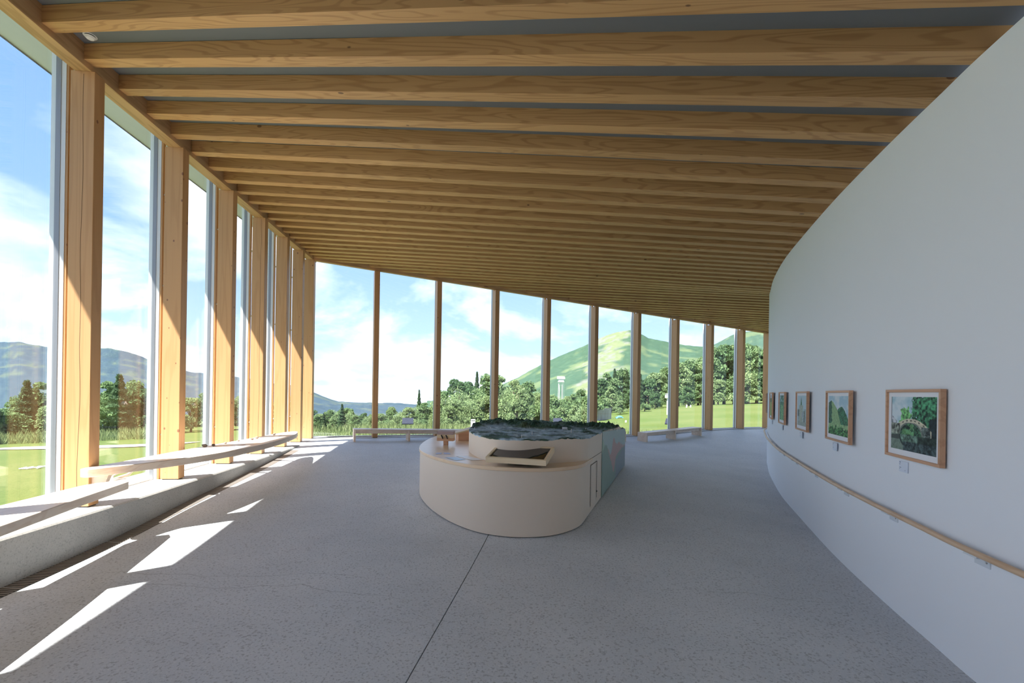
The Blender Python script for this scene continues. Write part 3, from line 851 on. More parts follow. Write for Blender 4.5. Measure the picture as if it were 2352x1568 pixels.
# ================================================================== BENCHES
def plank(name, pts, Z, th_, label, mat=M_BENCH):
    o0 = Vector((pts[0][0] * S, pts[0][1] * S, Z * S + EYE))
    a = Vector((pts[len(pts) // 2][0] - pts[0][0], pts[len(pts) // 2][1] - pts[0][1], 0)); rz = math.atan2(a.y, a.x)
    t = empty(name, o0, rz); inv = (Matrix.Translation(o0) @ Matrix.Rotation(rz, 4, 'Z')).inverted()
    m_ = MB(); m_.hexa([inv @ w(x, y, Z - th_) for x, y in pts], [inv @ w(x, y, Z) for x, y in pts])
    o = m_.build('seat_plank', mat, t, bevel=.006); smooth_angle(o, 35)
    tag(t, label, 'bench')
    return t, inv
b1 = [(-3.945, 4.17), (-3.945, 4.55), (-3.97, 5.1), (-3.98, 5.7), (-3.97, 6.3), (-3.96, 7.0), (-3.96, 7.6), (-3.94, 8.0), (-3.84, 8.12), (-3.68, 7.8), (-3.52, 7.2), (-3.41, 6.5), (-3.38, 5.8), (-3.47, 5.1), (-3.6, 4.68), (-3.76, 4.34), (-3.86, 4.15)]
o1, inv1 = plank('curved_bench', outline(b1, 5, ()), -.77, .075, 'long crescent-shaped pale timber shelf bench along the left columns')
for y in (4.32, 5.65, 6.85, 7.75):
    xo = lx(y) + .105 + .024
    m_ = MB(); A_ = lambda x, yy, z: inv1 @ w(x, yy, z)
    xi = -3.62 if y > 4.5 else -3.8
    m_.hexa([A_(xo - .02, y - .02, -.95), A_(xo + .1, y - .02, -.95), A_(xo + .1, y + .02, -.95), A_(xo - .02, y + .02, -.95)], [A_(xo - .02, y - .02, -.845), A_(xi, y - .02, -.845), A_(xi, y + .02, -.845), A_(xo - .02, y + .02, -.845)])
    m_.build('bracket', M_BENCH, o1)
b2 = [(-3.62, 1.2), (-3.68, 2.5), (-3.77, 3.34), (-3.84, 4.08), (-3.78, 4.27), (-3.64, 4.33), (-3.585, 4.27), (-3.42, 3.6), (-3.22, 2.87), (-3.0, 2.0), (-2.95, 1.2)]
o2, inv2 = plank('low_bench', b2, -.90, .07, 'low pale timber plank bench at the lower left edge, overlapping the kerb')
for y in (2.0, 2.9):
    m_ = MB(); A_ = lambda x, yy, z: inv2 @ w(x, yy, z)
    xa, xb = kx(y) - .16, kx(y) - .09
    m_.hexa([A_(xa, y - .03, KZ), A_(xb, y - .03, KZ), A_(xb, y + .03, KZ), A_(xa, y + .03, KZ)], [A_(xa, y - .03, -.97), A_(xb + .12, y - .03, -.97), A_(xb + .12, y + .03, -.97), A_(xa, y + .03, -.97)])
    m_.build('bracket', M_BENCH, o2)
# stones and cards on the curved shelf
stones = [(470, 1026.5, .03), (490, 1024, .022), (517, 1019.5, .02), (579, 1010, .022), (590, 1007.5, .026), (629, 999, .022), (631.5, 997.5, .018), (548, 1013.5, .016)]
M_STONE = concrete('stone', (.16, .13, .11), (.3, .24, .2), speck=.5, speckscale=90)
for i, (x, y, r) in enumerate(stones):
    p = atZ(x, y, -.77)
    bm = bmesh.new(); bmesh.ops.create_icosphere(bm, subdivisions=2, radius=r)
    for v_ in bm.verts:
        k_ = 1 + .28 * mnoise.noise(v_.co * 40 + Vector((i * 7, 0, 0))); v_.co = Vector((v_.co.x * k_ * 1.2, v_.co.y * k_, v_.co.z * k_ * .75))
    zmin = min(v_.co.z for v_ in bm.verts)
    me = bpy.data.meshes.new('stone'); bm.to_mesh(me); bm.free(); me.materials.append(M_STONE)
    me.polygons.foreach_set('use_smooth', [True] * len(me.polygons))
    o = bpy.data.objects.new('stone', me); o.location = p - Vector((0, 0, zmin)); link(o)
    tag(o, '%s small brown stone lying on the crescent shelf, counted from the near end' % ORD[sorted(range(len(stones)), key=lambda q: stones[q][0]).index(i)], 'stone', 'stones on the crescent shelf')
cards = [(455, 1041.5, 26, 3.0), (505, 1033, 26, 3.0), (552, 1024, 24, 2.6), (597, 1014, 20, 2.4), (638, 1004, 16, 2.0)]
M_CARD = plain('pink_card', (.80, .60, .52), .8)
for i, (x, y, wx, wy) in enumerate(cards):
    c = [atZ(x - wx / 2, y + wy / 2, -.77), atZ(x + wx / 2 - 4, y + wy / 2 - 3, -.77), atZ(x + wx / 2, y - wy / 2 - 3, -.77), atZ(x - wx / 2 + 4, y - wy / 2, -.77)]
    cc = sum(c, Vector()) / 4
    o = MB().hexa([p - cc for p in c], [p - cc + Vector((0, 0, .003)) for p in c]).build('label_card', M_CARD); o.location = cc + Vector((0, 0, .0005))
    tag(o, '%s flat pinkish label card on the crescent shelf, counted from the near end' % ORD[i], 'card', 'label cards on the crescent shelf')

# far benches
def far_bench(A, B, n_leg, width, label, endbox=False, hz=.29):
    """A,B in plan (photo units): front edge end points"""
    a = Vector((A[0], A[1], 0)); b = Vector((B[0], B[1], 0)); d = (b - a).normalized(); n = Vector((-d.y, d.x, 0))
    za, zb = fz(A[0], A[1]), fz(B[0], B[1])
    o0 = w(A[0], A[1], za); t = empty('long_bench', o0); iv = Matrix.Translation(-o0)
    tag(t, label, 'bench')
    def Q(s, off, z): 
        q = a + (b - a) * s + n * off; return iv @ w(q.x, q.y, z)
    zt = lambda s: (za + (zb - za) * s) + hz
    MB().hexa([Q(0, 0, zt(0) - .022), Q(1, 0, zt(1) - .022), Q(1, width, zt(1) - .022), Q(0, width, zt(0) - .022)], [Q(0, 0, zt(0)), Q(1, 0, zt(1)), Q(1, width, zt(1)), Q(0, width, zt(0))]).build('seat', M_BENCH, t, bevel=.003)
    MB().hexa([Q(.005, .05, zt(0) - .10), Q(.995, .05, zt(1) - .10), Q(.995, .075, zt(1) - .10), Q(.005, .075, zt(0) - .10)], [Q(.005, .05, zt(0) - .022), Q(.995, .05, zt(1) - .022), Q(.995, .075, zt(1) - .022), Q(.005, .075, zt(0) - .022)]).build('apron', M_BENCH, t)
    L = (b - a).length
    for i in range(n_leg):
        s = i / (n_leg - 1); ds = .045 / L
        s0, s1 = (s, s + ds) if i == 0 else ((s - ds, s) if i == n_leg - 1 else (s - ds / 2, s + ds / 2))
        def fl(s_, off):
            q = a + (b - a) * s_ + n * off; return fz(q.x, q.y)
        MB().hexa([Q(s0, .0, fl(s0, 0)), Q(s1, .0, fl(s1, 0)), Q(s1, width, fl(s1, width)), Q(s0, width, fl(s0, width))], [Q(s0, .0, zt(s0) - .022), Q(s1, .0, zt(s1) - .022), Q(s1, width, zt(s1) - .022), Q(s0, width, zt(s0) - .022)]).build('leg_panel', M_BENCH, t, bevel=.002)
    return t
far_bench((-3.5, 10.1), (3.27, 12.95), 7, .32, 'long low timber bench before the far glazing, partly hidden behind the exhibit counter', hz=.285)
far_bench((3.87, 13.0), (6.05, 14.45), 3, .34, 'short low timber bench standing right of the exhibit counter near the far glazing', hz=.27)

# ================================================================== PICTURES, CAPTIONS, HANDRAIL
def fbm(x, y, s, seed=0, o=4):
    return mnoise.fractal(Vector((x * s + seed * 3.7, y * s - seed * 1.3, seed * .77)), .9, 2.0, o)
def pic_bridge(u, v):
    n = fbm(u, v, 9, 1); n2 = fbm(u, v, 22, 2)
    sky = np.array((.42, .66, .75)) + np.array((.35, .22, .18)) * max(0, min(1, .5 + 1.6 * fbm(u, v, 3, 3)))
    c = sky
    if u < .14 and v > .44 and v < .66 - u * .9: c = np.array((.72, .76, .82)) if n2 < .15 else np.array((.2, .23, .26))
    if u < .02: c = np.array((.15, .2, .22))
    if (u - .34) ** 2 / .020 + (v - .64) ** 2 / .022 < 1 + n * 1.2: c = np.array((.16, .42, .14)) * (1 + 1.3 * n2 + .4)
    if v > .42 and u > .50 - (v - .5) * .1 + n * .1 and (u - .84) ** 2 / .15 + (v - .74) ** 2 / .16 < 1 + n * .8: c = np.array((.04, .17, .08)) * max(.15, 1 + 2.6 * n2 + (v - .6) * 2)
    if u > .86 and v < .62: c = np.array((.012, .025, .03)) * max(.2, 1 + n2)
    arch_top = .60 - .55 * (u - .48) ** 2 * 2.0
    if .10 < u < .90 and v < arch_top and v > .30: c = np.array((.55, .56, .45)) * (1 + .5 * n2)
    if .10 < u < .90 and arch_top - .075 < v < arch_top: c = np.array((.75, .70, .52)) * (1 + .25 * n2)
    if .10 < u < .90 and abs(v - arch_top + .035) < .012 and math.sin(u * 70) > .35: c = np.array((.10, .10, .08))
    if u < .22 and .30 < v < .50: c = np.array((.24, .27, .22)) * max(.2, 1 + 1.6 * n2)
    if u > .70 and .22 < v < .47 and u < .88: c = np.array((.11, .14, .13)) * max(.2, 1 + 2.2 * n2)
    r = math.hypot((u - .46) / .245, (v - .27) / .24)
    if v > .29 and r < 1: c = np.array((.03, .09, .05)) * max(.2, 1 + 2.5 * n2) + (np.array((.12, .28, .1)) if n > .1 else 0)
    if v > .27 and 1 < r < 1.12 and v < .52: c = np.array((.20, .23, .20))
    if v <= .30:
        c = np.array((.09, .16, .12)) * max(.3, 1 + 1.5 * n2) + np.array((.2, .3, .25)) * max(0, n) * (u < .7)
        r2 = math.hypot((u - .44) / .25, (v - .30) / .26)
        if .86 < r2 < 1.0 and u < .5: c = np.array((.04, .06, .05))
        if r2 > 1 and u < .35: c = np.array((.22, .30, .24)) * (1 + .4 * n2)
        if u > .62: c = c * .3
        if v < .17 and u > .3: c = np.array((.05, .08, .085)) * max(.3, 1 + 1.8 * n2)
    if u < .2 and .2 < v < .27 + u * .1: c = np.array((.08, .1, .09))
    return c
def pic_mountain(u, v):
    n = fbm(u, v, 10, 5); n2 = fbm(u, v, 26, 6)
    c = np.array((.45, .66, .78)) + np.array((.33, .2, .12)) * max(0, min(1, .5 + 1.5 * fbm(u, v, 3, 8)))
    ridge = .88 - 1.0 * abs(u - .16) ** 1.25 * (1.0 if u > .16 else .6); r2 = .72 - 1.6 * (u - .66) ** 2 * 1.6
    if v < max(ridge, r2) + n * .02: c = np.array((.32, .52, .25)) * (1 + .3 * n2)
    if v < r2 + n * .02 and u > .44 + (.7 - v) * .5: c = np.array((.05, .20, .10)) * max(.3, 1 + n2)
    if v < ridge and u < .18 + n * .05 and v > .22: c = np.array((.05, .16, .10)) * max(.3, 1 + n2)
    if v < .28: c = np.array((.34, .55, .26)) * (1 + .4 * n2)
    if v < .2 + n * .08: c = np.array((.07, .22, .07)) * max(.25, 1 + 2.5 * n2)
    return c
def pic_gate(u, v):
    n2 = fbm(u, v, 24, 9); c = np.array((.55, .72, .80))
    if v < .55 and (u < .3 or u > .7): c = np.array((.42, .52, .54)) * (1 + .5 * n2)
    if abs(u - .42) < (.97 - v) * .28 and .62 < v < .96: c = np.array((.10, .24, .14)) * (1 + n2)
    if abs(u - .42) < .20 and .12 < v < .68: c = np.array((.48, .55, .47)) * (1 + .5 * n2)
    if .45 < u < .62 and .28 < v < .46: c = np.array((.72, .75, .75)) if abs(u - .53) > .04 else np.array((.2, .24, .25))
    if .68 < u < .82 and .1 < v < .5: c = np.array((.20, .25, .24)) * (1 + n2)
    if u < .2 and .3 < v < .52: c = np.array((.16, .22, .22))
    if v < .14: c = np.array((.40, .48, .44)) * (1 + .3 * n2)
    return c
def pic_forest(u, v):
    n = fbm(u, v, 8, 11); n2 = fbm(u, v, 25, 12)
    c = np.array((.06, .20, .13)) * max(.3, 1 + 1.8 * n2)
    if v < .62 + n * .15 and abs(u - .45) < .3: c = np.array((.20, .46, .22)) * max(.4, 1 + 1.2 * n2)
    if v > .75 and n > .05: c = np.array((.30, .50, .52))
    return c
def pic_field(u, v):
    n2 = fbm(u, v, 20, 14)
    if v > .86: return np.array((.55, .65, .75))
    if v > .66 + .1 * fbm(u, v, 6, 15): return np.array((.10, .24, .14)) * max(.3, 1 + n2)
    return np.array((.34, .50, .14)) * (1 + .4 * n2)
def pic_dusk(u, v):
    return np.array((.30, .36, .30)) * (1 + .6 * fbm(u, v, 10, 16)) if v < .6 else np.array((.55, .63, .70))
FR = [((2036, 2174), pic_bridge, 110, 'framed photograph of a stone arch bridge over water, nearest on the curved wall'),
      ((1897, 1960), pic_mountain, 80, 'framed photograph of a green mountainside, second from the right on the curved wall'),
      ((1826, 1861), pic_gate, 64, 'framed photograph of a pale stone gatepost and pointed tree, third from the right'),
      ((1788.5, 1809), pic_forest, 48, 'framed photograph of dark green woodland, fourth from the right'),
      ((1768.3, 1781), pic_field, 32, 'framed photograph of a yellow-green field, fifth from the right'),
      ((1761.5, 1767.5), pic_dusk, 16, 'farthest framed photograph, seen edge-on where the curved wall turns away')]
CAPT = ['two short lines of print on a white caption card under the %s picture from the right']
for i, ((xa, xb), fn, res, lab) in enumerate(FR):
    if i < 5:
        ua, _ = un(xa, 930); ub, _ = un(xb, 930)
        A_ = wall_at_u(ua); B_ = wall_at_u(ub)
    else:
        A_ = wall_at_y(11.9); B_ = wall_at_y(11.2)
    a = Vector((A_[0], A_[1], 0)); b = Vector((B_[0], B_[1], 0)); mid = (a + b) / 2; t_ = (b - a).normalized(); n = Vector((t_.y, -t_.x, 0))
    if n.x > 0: n = -n
    W_ = min(max((b - a).length * S, .62), .80); H_ = .49 * S; Zc = -.187
    if i > 0: mid = mid + n * .015
    W_ = .68 if i > 1 else W_ * .93
    for _ in range(8):
        e_ = mid + t_ * (W_ / S / 2) + n * (.012 / S)
        tgt = un(xb, 930)[0] if i < 5 else e_.x / e_.y
        mid = mid + t_ * (tgt - e_.x / e_.y) * e_.y * .9
    org = w(mid.x, mid.y, Zc) + n * .012
    Mx = Matrix(((t_.x, n.x, 0, org.x), (t_.y, n.y, 0, org.y), (0, 0, 1, org.z), (0, 0, 0, 1)))
    fr = tag(empty('framed_photograph', M=Mx), lab, 'picture', 'framed photographs on the curved wall')
    fw, fd = .022, .034
    for (x0, x1, z0, z1) in ((-W_ / 2, W_ / 2, H_ / 2 - fw, H_ / 2), (-W_ / 2, W_ / 2, -H_ / 2, -H_ / 2 + fw), (-W_ / 2, -W_ / 2 + fw, -H_ / 2 + fw, H_ / 2 - fw), (W_ / 2 - fw, W_ / 2, -H_ / 2 + fw, H_ / 2 - fw)):
        MB().box(x0, x1, 0, fd, z0, z1).build('frame_bar', M_FRAMEWOOD, fr, bevel=.0015)
    mt = MB().box(-W_ / 2 + fw, W_ / 2 - fw, .002, .018, -H_ / 2 + fw, H_ / 2 - fw).build('mount', M_PAPER, fr)
    mw, mh = .045, .035
    x0, x1, z0, z1 = -W_ / 2 + fw + mw, W_ / 2 - fw - mw, -H_ / 2 + fw + mh * 1.25, H_ / 2 - fw - mh
    nx, nz_ = int(res * 1.35), res
    m_ = MB(); m_.grid([[(x0 + (x1 - x0) * q / nx, .0186, z0 + (z1 - z0) * r / nz_) for r in range(nz_ + 1)] for q in range(nx + 1)])
    pr = m_.build('print', M_PRINT, mt, fix=False)
    setcol(pr.data, lambda co: np.clip(np.array([fn((c[0] - x0) / (x1 - x0), (c[2] - z0) / (z1 - z0)) for c in co]), .005, 1) * .9)
    # caption card below, left part
    if i < 5:
        lw_, lh = .125, .085
        o = empty('caption_card', M=Mx @ Matrix.Translation((-W_ * .22, -.009, -H_ / 2 - .028 - lh / 2)))
        tag(o, 'small white printed caption card under the %s picture from the right' % ORD[i] if i else 'small white printed caption card under the stone bridge picture', 'caption card', 'caption cards on the curved wall')
        MB().box(-lw_ / 2, lw_ / 2, 0, .006, -lh / 2, lh / 2).build('card', M_CAPT, o)
        if i < 3:
            tx = MB()
            for (xx, zz, ww, hh) in ((-.055, .028, .016, .007), (-.055, .014, .012, .005), (-.055, -.012, .026, .004), (-.055, -.022, .010, .003), (.022, -.028, .012, .003)):
                tx.poly([(xx, .0064, zz), (xx + ww, .0064, zz), (xx + ww, .0064, zz + hh), (xx, .0064, zz + hh)])
            tag(tx.build('lettering', M_INK, o, fix=False), kind='stuff')
# handrail
ZR = -.84
rail_pts = []
for y in np.arange(-4.5, 12.6, .2):
    X_, Y_, _, tv, nv = wall_at_y(y)
    rail_pts.append(w(X_ + nv[0] * .062, Y_ + nv[1] * .062, ZR))
rail = tag(empty('handrail', rail_pts[0]), 'round pale timber handrail following the curved white wall', 'handrail')
ri = Matrix.Translation(-rail_pts[0])
o = MB().tube([ri @ p for p in rail_pts], .0185, 12).build('rail', M_RAIL, rail, smooth=True)
for xb in (None, 2262, 2056, 1946, 1876, 1831, 1801, 1783, 1773):
    if xb is None: y = 1.6
    else: y = wall_at_u(un(xb, 1100)[0])[1]
    X_, Y_, _, tv, nv = wall_at_y(y)
    org = w(X_, Y_, ZR); t3 = Vector((tv[0], tv[1], 0)); n3 = Vector((nv[0], nv[1], 0))
    Mx = Matrix(((t3.x, n3.x, 0, org.x), (t3.y, n3.y, 0, org.y), (0, 0, 1, org.z), (0, 0, 0, 1)))
    br = MB().box(-.06, .06, .0, .008, -.085, -.012).box(-.055, .055, .0, .07, -.03, -.018).build('bracket', M_ACRYL, rail, M=ri @ Mx, bevel=.002)
    MB().tube([(.04, .008, -.055), (.04, .012, -.055)], .006, 8).build('screw', M_STEEL, br)

# ================================================================== SMALL FITTINGS
pd_ = atZ(207, 79, 3.12)
sd = tag(empty('smoke_detector', pd_), 'small round white smoke detector on the ceiling panel at upper left', 'smoke detector')
pd_.z = w(0, 0, 3.0 + RH).z - .02
sd.location = pd_
MB().tube([(0, 0, 0), (0, 0, -.02)], [.055, .055], 20).build('base', M_WHITE, sd)
MB().tube([(0, 0, -.02), (0, 0, -.03)], [.042, .038], 20).build('vent_ring', M_DARK, sd)
MB().tube([(0, 0, -.03), (0, 0, -.045)], [.046, .03], 20).build('cap', M_WHITE, sd)
# floor grates along the kerb
gy = [1.4, 2.4, 3.4, 4.3, 5.2, 6.1, 7.0, 7.9, 8.8]
for i in range(len(gy) - 1):
    ya, yb = gy[i], gy[i + 1] - .006
    o0 = w(kx(ya), ya, fz(kx(ya) + .08, ya)); g = empty('drain_grate', o0); iv = Matrix.Translation(-o0)
    tag(g, 'dark metal drain grate section at the kerb foot, %s from the camera end' % ORD[i], 'drain grate', 'drain grates along the kerb')
    G_ = lambda y, off, dz: iv @ (w(kx(y) + off, y, fz(kx(y) + off, y)) + Vector((0, 0, dz)))
    wd = .155
    m_ = MB()
    for off in (.004, wd - .006):
        m_.grid([[G_(y, off, .002), G_(y, off + .006, .002)] for y in np.linspace(ya, yb, 6)])
        m_.grid([[G_(y, off + .006, .002), G_(y, off + .006, -.006)] for y in np.linspace(ya, yb, 6)])
    m_.build('frame', M_DARK, g, fix=False)
    m_ = MB(); m_.grid([[G_(y, .004, .0008), G_(y, wd, .0008)] for y in np.linspace(ya, yb, 6)]); m_.build('channel', M_JOINT, g, fix=False)
    m_ = MB(); n_b = int((yb - ya) / .026)
    for q in range(n_b):
        y = ya + (yb - ya) * (q + .5) / n_b
        m_.hexa([G_(y - .006, .008, 0), G_(y - .006, wd - .004, 0), G_(y + .006, wd - .004, 0), G_(y + .006, .008, 0)], [G_(y - .006, .008, .0035), G_(y - .006, wd - .004, .0035), G_(y + .006, wd - .004, .0035), G_(y + .006, .008, .0035)])
    tag(m_.build('bars', M_GRATE, g), kind='stuff')

# ================================================================== OUTDOORS
GROUND = TPS([(-4.9, -4, -1.5), (-4.9, 3, -1.42), (-4.9, 9, -1.3), (-10, 3, -1.75), (-14, 9, -2.0), (-20, 0, -2.35), (-18, 20, -2.3), (-34, 30, -3.2), (-30, -6, -2.8), (-6, 12, -1.35), (-3, 16, -1.5), (0, 18, -1.6), (-6, 30, -2.2), (5, 22, -1.62), (5, 17, -1.42), (0, 13.2, -1.3),
              (6.9, 24, -1.46), (10.6, 30, -1.07), (15.6, 36, -.83), (23.3, 42, -.76), (11.5, 22, -1.12), (9, 17.5, -1.3), (7, 19.5, -1.4), (14, 20, -.95), (22, 25, -.6), (0, 45, -2.6), (12, 55, -1.9), (26, 60, -1.2), (-30, 60, -5), (-60, 40, -6), (-70, 0, -5), (0, 90, -4), (50, 80, 0), (60, 40, 1)], .5)
def gz(X, Y): return GROUND(X, Y)
def grassmat(name, c1, c2, c3):
    m, t, b = newmat(name)
    g = N(t, 'ShaderNodeNewGeometry')
    a = N(t, 'ShaderNodeTexNoise'); a.inputs['Scale'].default_value = .22; a.inputs['Detail'].default_value = 5; t.links.new(g.outputs['Position'], a.inputs['Vector'])
    f = N(t, 'ShaderNodeTexNoise'); f.inputs['Scale'].default_value = 9; f.inputs['Detail'].default_value = 6; f.inputs['Roughness'].default_value = .7; t.links.new(g.outputs['Position'], f.inputs['Vector'])
    col = mixc(t, smooth01(t, a.outputs['Fac'], .35, .68), c1, c2)
    col = mixc(t, math_node(t, 'MULTIPLY', smooth01(t, f.outputs['Fac'], .35, .75), .7), col, c3)
    t.links.new(col, b.inputs['Base Color']); b.inputs['Roughness'].default_value = .9; b.inputs['Specular IOR Level'].default_value = .1
    bp = N(t, 'ShaderNodeBump'); bp.inputs['Strength'].default_value = .6; bp.inputs['Distance'].default_value = .05; t.links.new(f.outputs['Fac'], bp.inputs['Height']); t.links.new(bp.outputs[0], b.inputs['Normal'])
    return m
M_GRASS = grassmat('lawn_grass', (.064, .094, .022), (.098, .115, .038), (.048, .075, .018))
M_PATH = concrete('path_concrete', (.36, .355, .34), (.42, .41, .4), speck=.2)
# ground fan outward from the building edge
edge = []
for y in np.arange(-5, 10.6, .8):
    edge.append((Vector((lx(y) - .55, y)), Vector((-1, -.05 if y > 0 else -.1))))
cor = Vector((lx(10.45) - .55, 10.6))
for a_ in np.linspace(0.1, .9, 5):
    v0 = Vector((-1, 0)).lerp(Vector((BOUT.x, BOUT.y)), a_).normalized(); edge.append((cor.copy(), v0))
for t in np.linspace(.02, 1.25, 26):
    q = Vector(BACK[0][:2]) + (Vector(BACK[-1][:2]) - Vector(BACK[0][:2])) * t
    n2 = Vector((BOUT.x, BOUT.y)).lerp(Vector((.75, .66)), max(0, min(1, t)) * .9).normalized()
    edge.append((q + Vector((BOUT.x, BOUT.y)) * .38, n2))
rs = [0, .3, .7, 1.2, 1.8, 2.6, 3.6, 4.8, 6.2, 8, 10, 12.5, 15, 18, 21.5, 25.5, 30, 35, 41, 48, 57, 68, 80, 95, 115]
rows = []
for p, n in edge:
    xs = np.array([p.x + n.x * r for r in rs]); ys_ = np.array([p.y + n.y * r for r in rs]); zs = np.maximum(gz(xs, ys_), -9)
    zs = np.minimum(zs, 6)
    rows.append([w(x, y, z) for x, y, z in zip(xs, ys_, zs)])
o = MB().grid(rows).build('ground', M_GRASS, fix=False); smooth_angle(o, 60)
tag(o, 'green lawn around the building rising to a grassy mound at right', 'lawn', kind='structure')
# pale path across the left lawn
pp = []
for x, y in ((-260, 1046), (-120, 1039), (0, 1032), (105, 1030), (250, 1027), (330, 1024.5), (420, 1020)):
    u, v = un(x, y); d = 10.
    for _ in range(25): d = .5 * d + .5 * (gz(u * d, d) / v)
    pp.append((u * d, d))
pc = catmull(pp, 6)
rows = []
for i, q in enumerate(pc):
    a = Vector(pc[min(i + 1, len(pc) - 1)]) - Vector(pc[max(i - 1, 0)]); n = Vector((-a.y, a.x)).normalized()
    rows.append([w(q[0] + n.x * k, q[1] + n.y * k, gz(q[0] + n.x * k, q[1] + n.y * k) + .02) for k in (-.25, .55)])
tag(MB().grid(rows).build('garden_path', M_PATH, fix=False), 'pale path along the far edge of the left lawn', 'path', kind='structure')

# ---- mountains (terrain sheets with relief)
def terrain(name, xs_ridge, r0, r1, zbase, label, colfn, amp=1.0, nu=150, nr=46, seed=0, back=1.35):
    rows = []; X0, X1 = xs_ridge[0][0], xs_ridge[-1][0]
    xr_ = [p[0] for p in xs_ridge]; yr_ = [p[1] for p in xs_ridge]
    for i in range(nu + 1):
        x = X0 + (X1 - X0) * i / nu
        yy = float(np.interp(x, xr_, yr_))
        u, v = un(x, yy); zr = v * r1
        row = []
        for j in range(nr + 1):
            f = j / nr
            if f < .85:
                g = f / .85; r = r0 + (r1 - r0) * g; prof = g ** 1.25 * (1 - .12 * math.sin(g * math.pi))
                z = zbase + (zr - zbase) * prof
            else:
                g = (f - .85) / .15; r = r1 * (1 + (back - 1) * g); z = zr * (1 - .0 * g) - (zr - zbase) * g * .9
                prof = 1 - g
            X, Y = u * r, r
            nz = mnoise.fractal(Vector((X * .012 + seed, Y * .012, seed * .3)), .9, 2.1, 6)
            z += nz * amp * r * .014 * (.2 + min(1, prof * 1.2) * (1 - .75 * max(0, (prof - .85) / .15)))
            z += mnoise.noise(Vector((X * .16, Y * .16, seed))) * amp * r * .0016
            row.append(w(X, Y, z))
        rows.append(row)
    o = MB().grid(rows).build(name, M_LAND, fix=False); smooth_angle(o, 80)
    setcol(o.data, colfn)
    return tag(o, label, 'mountain', kind='structure')
def forest_col(seed, fa, fb, ga, thr, bare=None):
    def fn(co):
        res = np.zeros((len(co), 3))
        for i, c in enumerate(co):
            p = Vector((c[0] * .02 + seed, c[1] * .02, c[2] * .03))
            n = mnoise.fractal(p, .8, 2.0, 5); n2 = mnoise.noise(Vector((c[0] * .11, c[1] * .11, c[2] * .11)))
            f = min(max((n - thr) * 5 + .5, 0), 1)
            col = (np.array(fa) * (1 - max(0, n2)) + np.array(fb) * max(0, n2)) * (1 - f) + np.array(ga) * f
            if bare: col = bare(c, col, n, n2)
            res[i] = col
        return np.clip(res, .01, 1)
    return fn
def bare_slope(c, col, n, n2):
    # pale landslip scar and meadow on the near mountain
    a = c[0] / max(c[1], 1); h = c[2] / max(c[1], 1)
    X = 1176 + a * 1045; Y = 899 + (a * 1045) * .0155 - (c[2] - EYE) / max(c[1], 1) * 1045
    k = (X - (1395 + (800 - Y) * .35)) / 62
    s_ = math.exp(-k * k * 1.4) + n * .5
    if s_ > .55 and Y < 905:
        m_ = min(1, (s_ - .55) * 5)
        pale = np.array((.105, .128, .066)) if n2 < .1 else np.array((.118, .125, .105))
        col = col * (1 - m_) + pale * m_
    return col
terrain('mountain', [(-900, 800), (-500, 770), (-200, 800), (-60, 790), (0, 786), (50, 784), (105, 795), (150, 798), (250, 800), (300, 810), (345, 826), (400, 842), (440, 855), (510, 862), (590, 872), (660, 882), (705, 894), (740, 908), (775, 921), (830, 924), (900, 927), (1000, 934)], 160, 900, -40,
        'wooded mountain ridge beyond the left lawn, haze put into its blue-green colour', forest_col(2.0, (.032, .052, .07), (.045, .068, .078), (.06, .08, .07), .35), amp=.5, nu=240, seed=3)  # bluish forest colours stand in for distance haze
terrain('mountain', [(980, 960), (1100, 905), (1160, 880), (1192, 866), (1215, 853), (1260, 830), (1300, 813), (1350, 791), (1380, 776), (1410, 765), (1430, 760), (1447, 758), (1462, 762), (1490, 776), (1540, 786), (1575, 791), (1640, 795), (1700, 800), (1800, 810), (1950, 830)], 120, 620, -18,
        'green mountain with a pale grassy slope rising behind the far trees', forest_col(5.0, (.034, .066, .042), (.05, .086, .052), (.075, .105, .055), .3, bare_slope), amp=.5, nu=240, nr=60, seed=8)
terrain('mountain', [(1560, 830), (1620, 800), (1650, 786), (1680, 770), (1705, 762), (1760, 758), (1830, 765), (1950, 800)], 200, 800, -10,
        'farther wooded hill crest at the right behind the mound', forest_col(7.0, (.036, .068, .05), (.05, .086, .058), (.075, .105, .06), .3), amp=.4, nu=80, seed=13)

# ---- vegetation prototypes (height 1)
M_BARK = plain('bark', (.13, .10, .075), .9)
M_LEAF = [leafmat('leaf_mid', (0.118, 0.192, 0.081), (0.192, 0.267, 0.118), (0.155, 0.236, 0.112)),
          leafmat('leaf_light', (0.174, 0.248, 0.105), (0.260, 0.322, 0.155), (0.205, 0.285, 0.143)),
          leafmat('leaf_dark', (0.068, 0.130, 0.056), (0.124, 0.192, 0.087), (0.099, 0.167, 0.081)),
          leafmat('leaf_conifer', (0.068, 0.118, 0.062), (0.112, 0.161, 0.081), (0.087, 0.143, 0.074)),
          leafmat('grass_tall', (0.174, 0.223, 0.087), (0.248, 0.279, 0.136), (0.198, 0.254, 0.112))]
def leaf_mesh(name, pts, size, mat, aspect=1.6, droop=.3):
    n = len(pts); P = np.array(pts)
    a = rng.normal(size=(n, 3)); a[:, 2] -= droop; a /= np.linalg.norm(a, axis=1)[:, None]
    b = rng.normal(size=(n, 3)); b -= (b * a).sum(1)[:, None] * a; b /= np.linalg.norm(b, axis=1)[:, None]
    s = size * rng.uniform(.6, 1.3, n)[:, None]
    a = a * s * aspect * .5; b = b * s * .5
    V = np.stack([P - a, P + b * .9, P + a, P - b * .9], 1).reshape(-1, 3)
    F = np.arange(n * 4).reshape(n, 4)
    me = bpy.data.meshes.new(name); me.from_pydata(V.tolist(), [], F.tolist()); me.materials.append(mat); me.update()
    return me
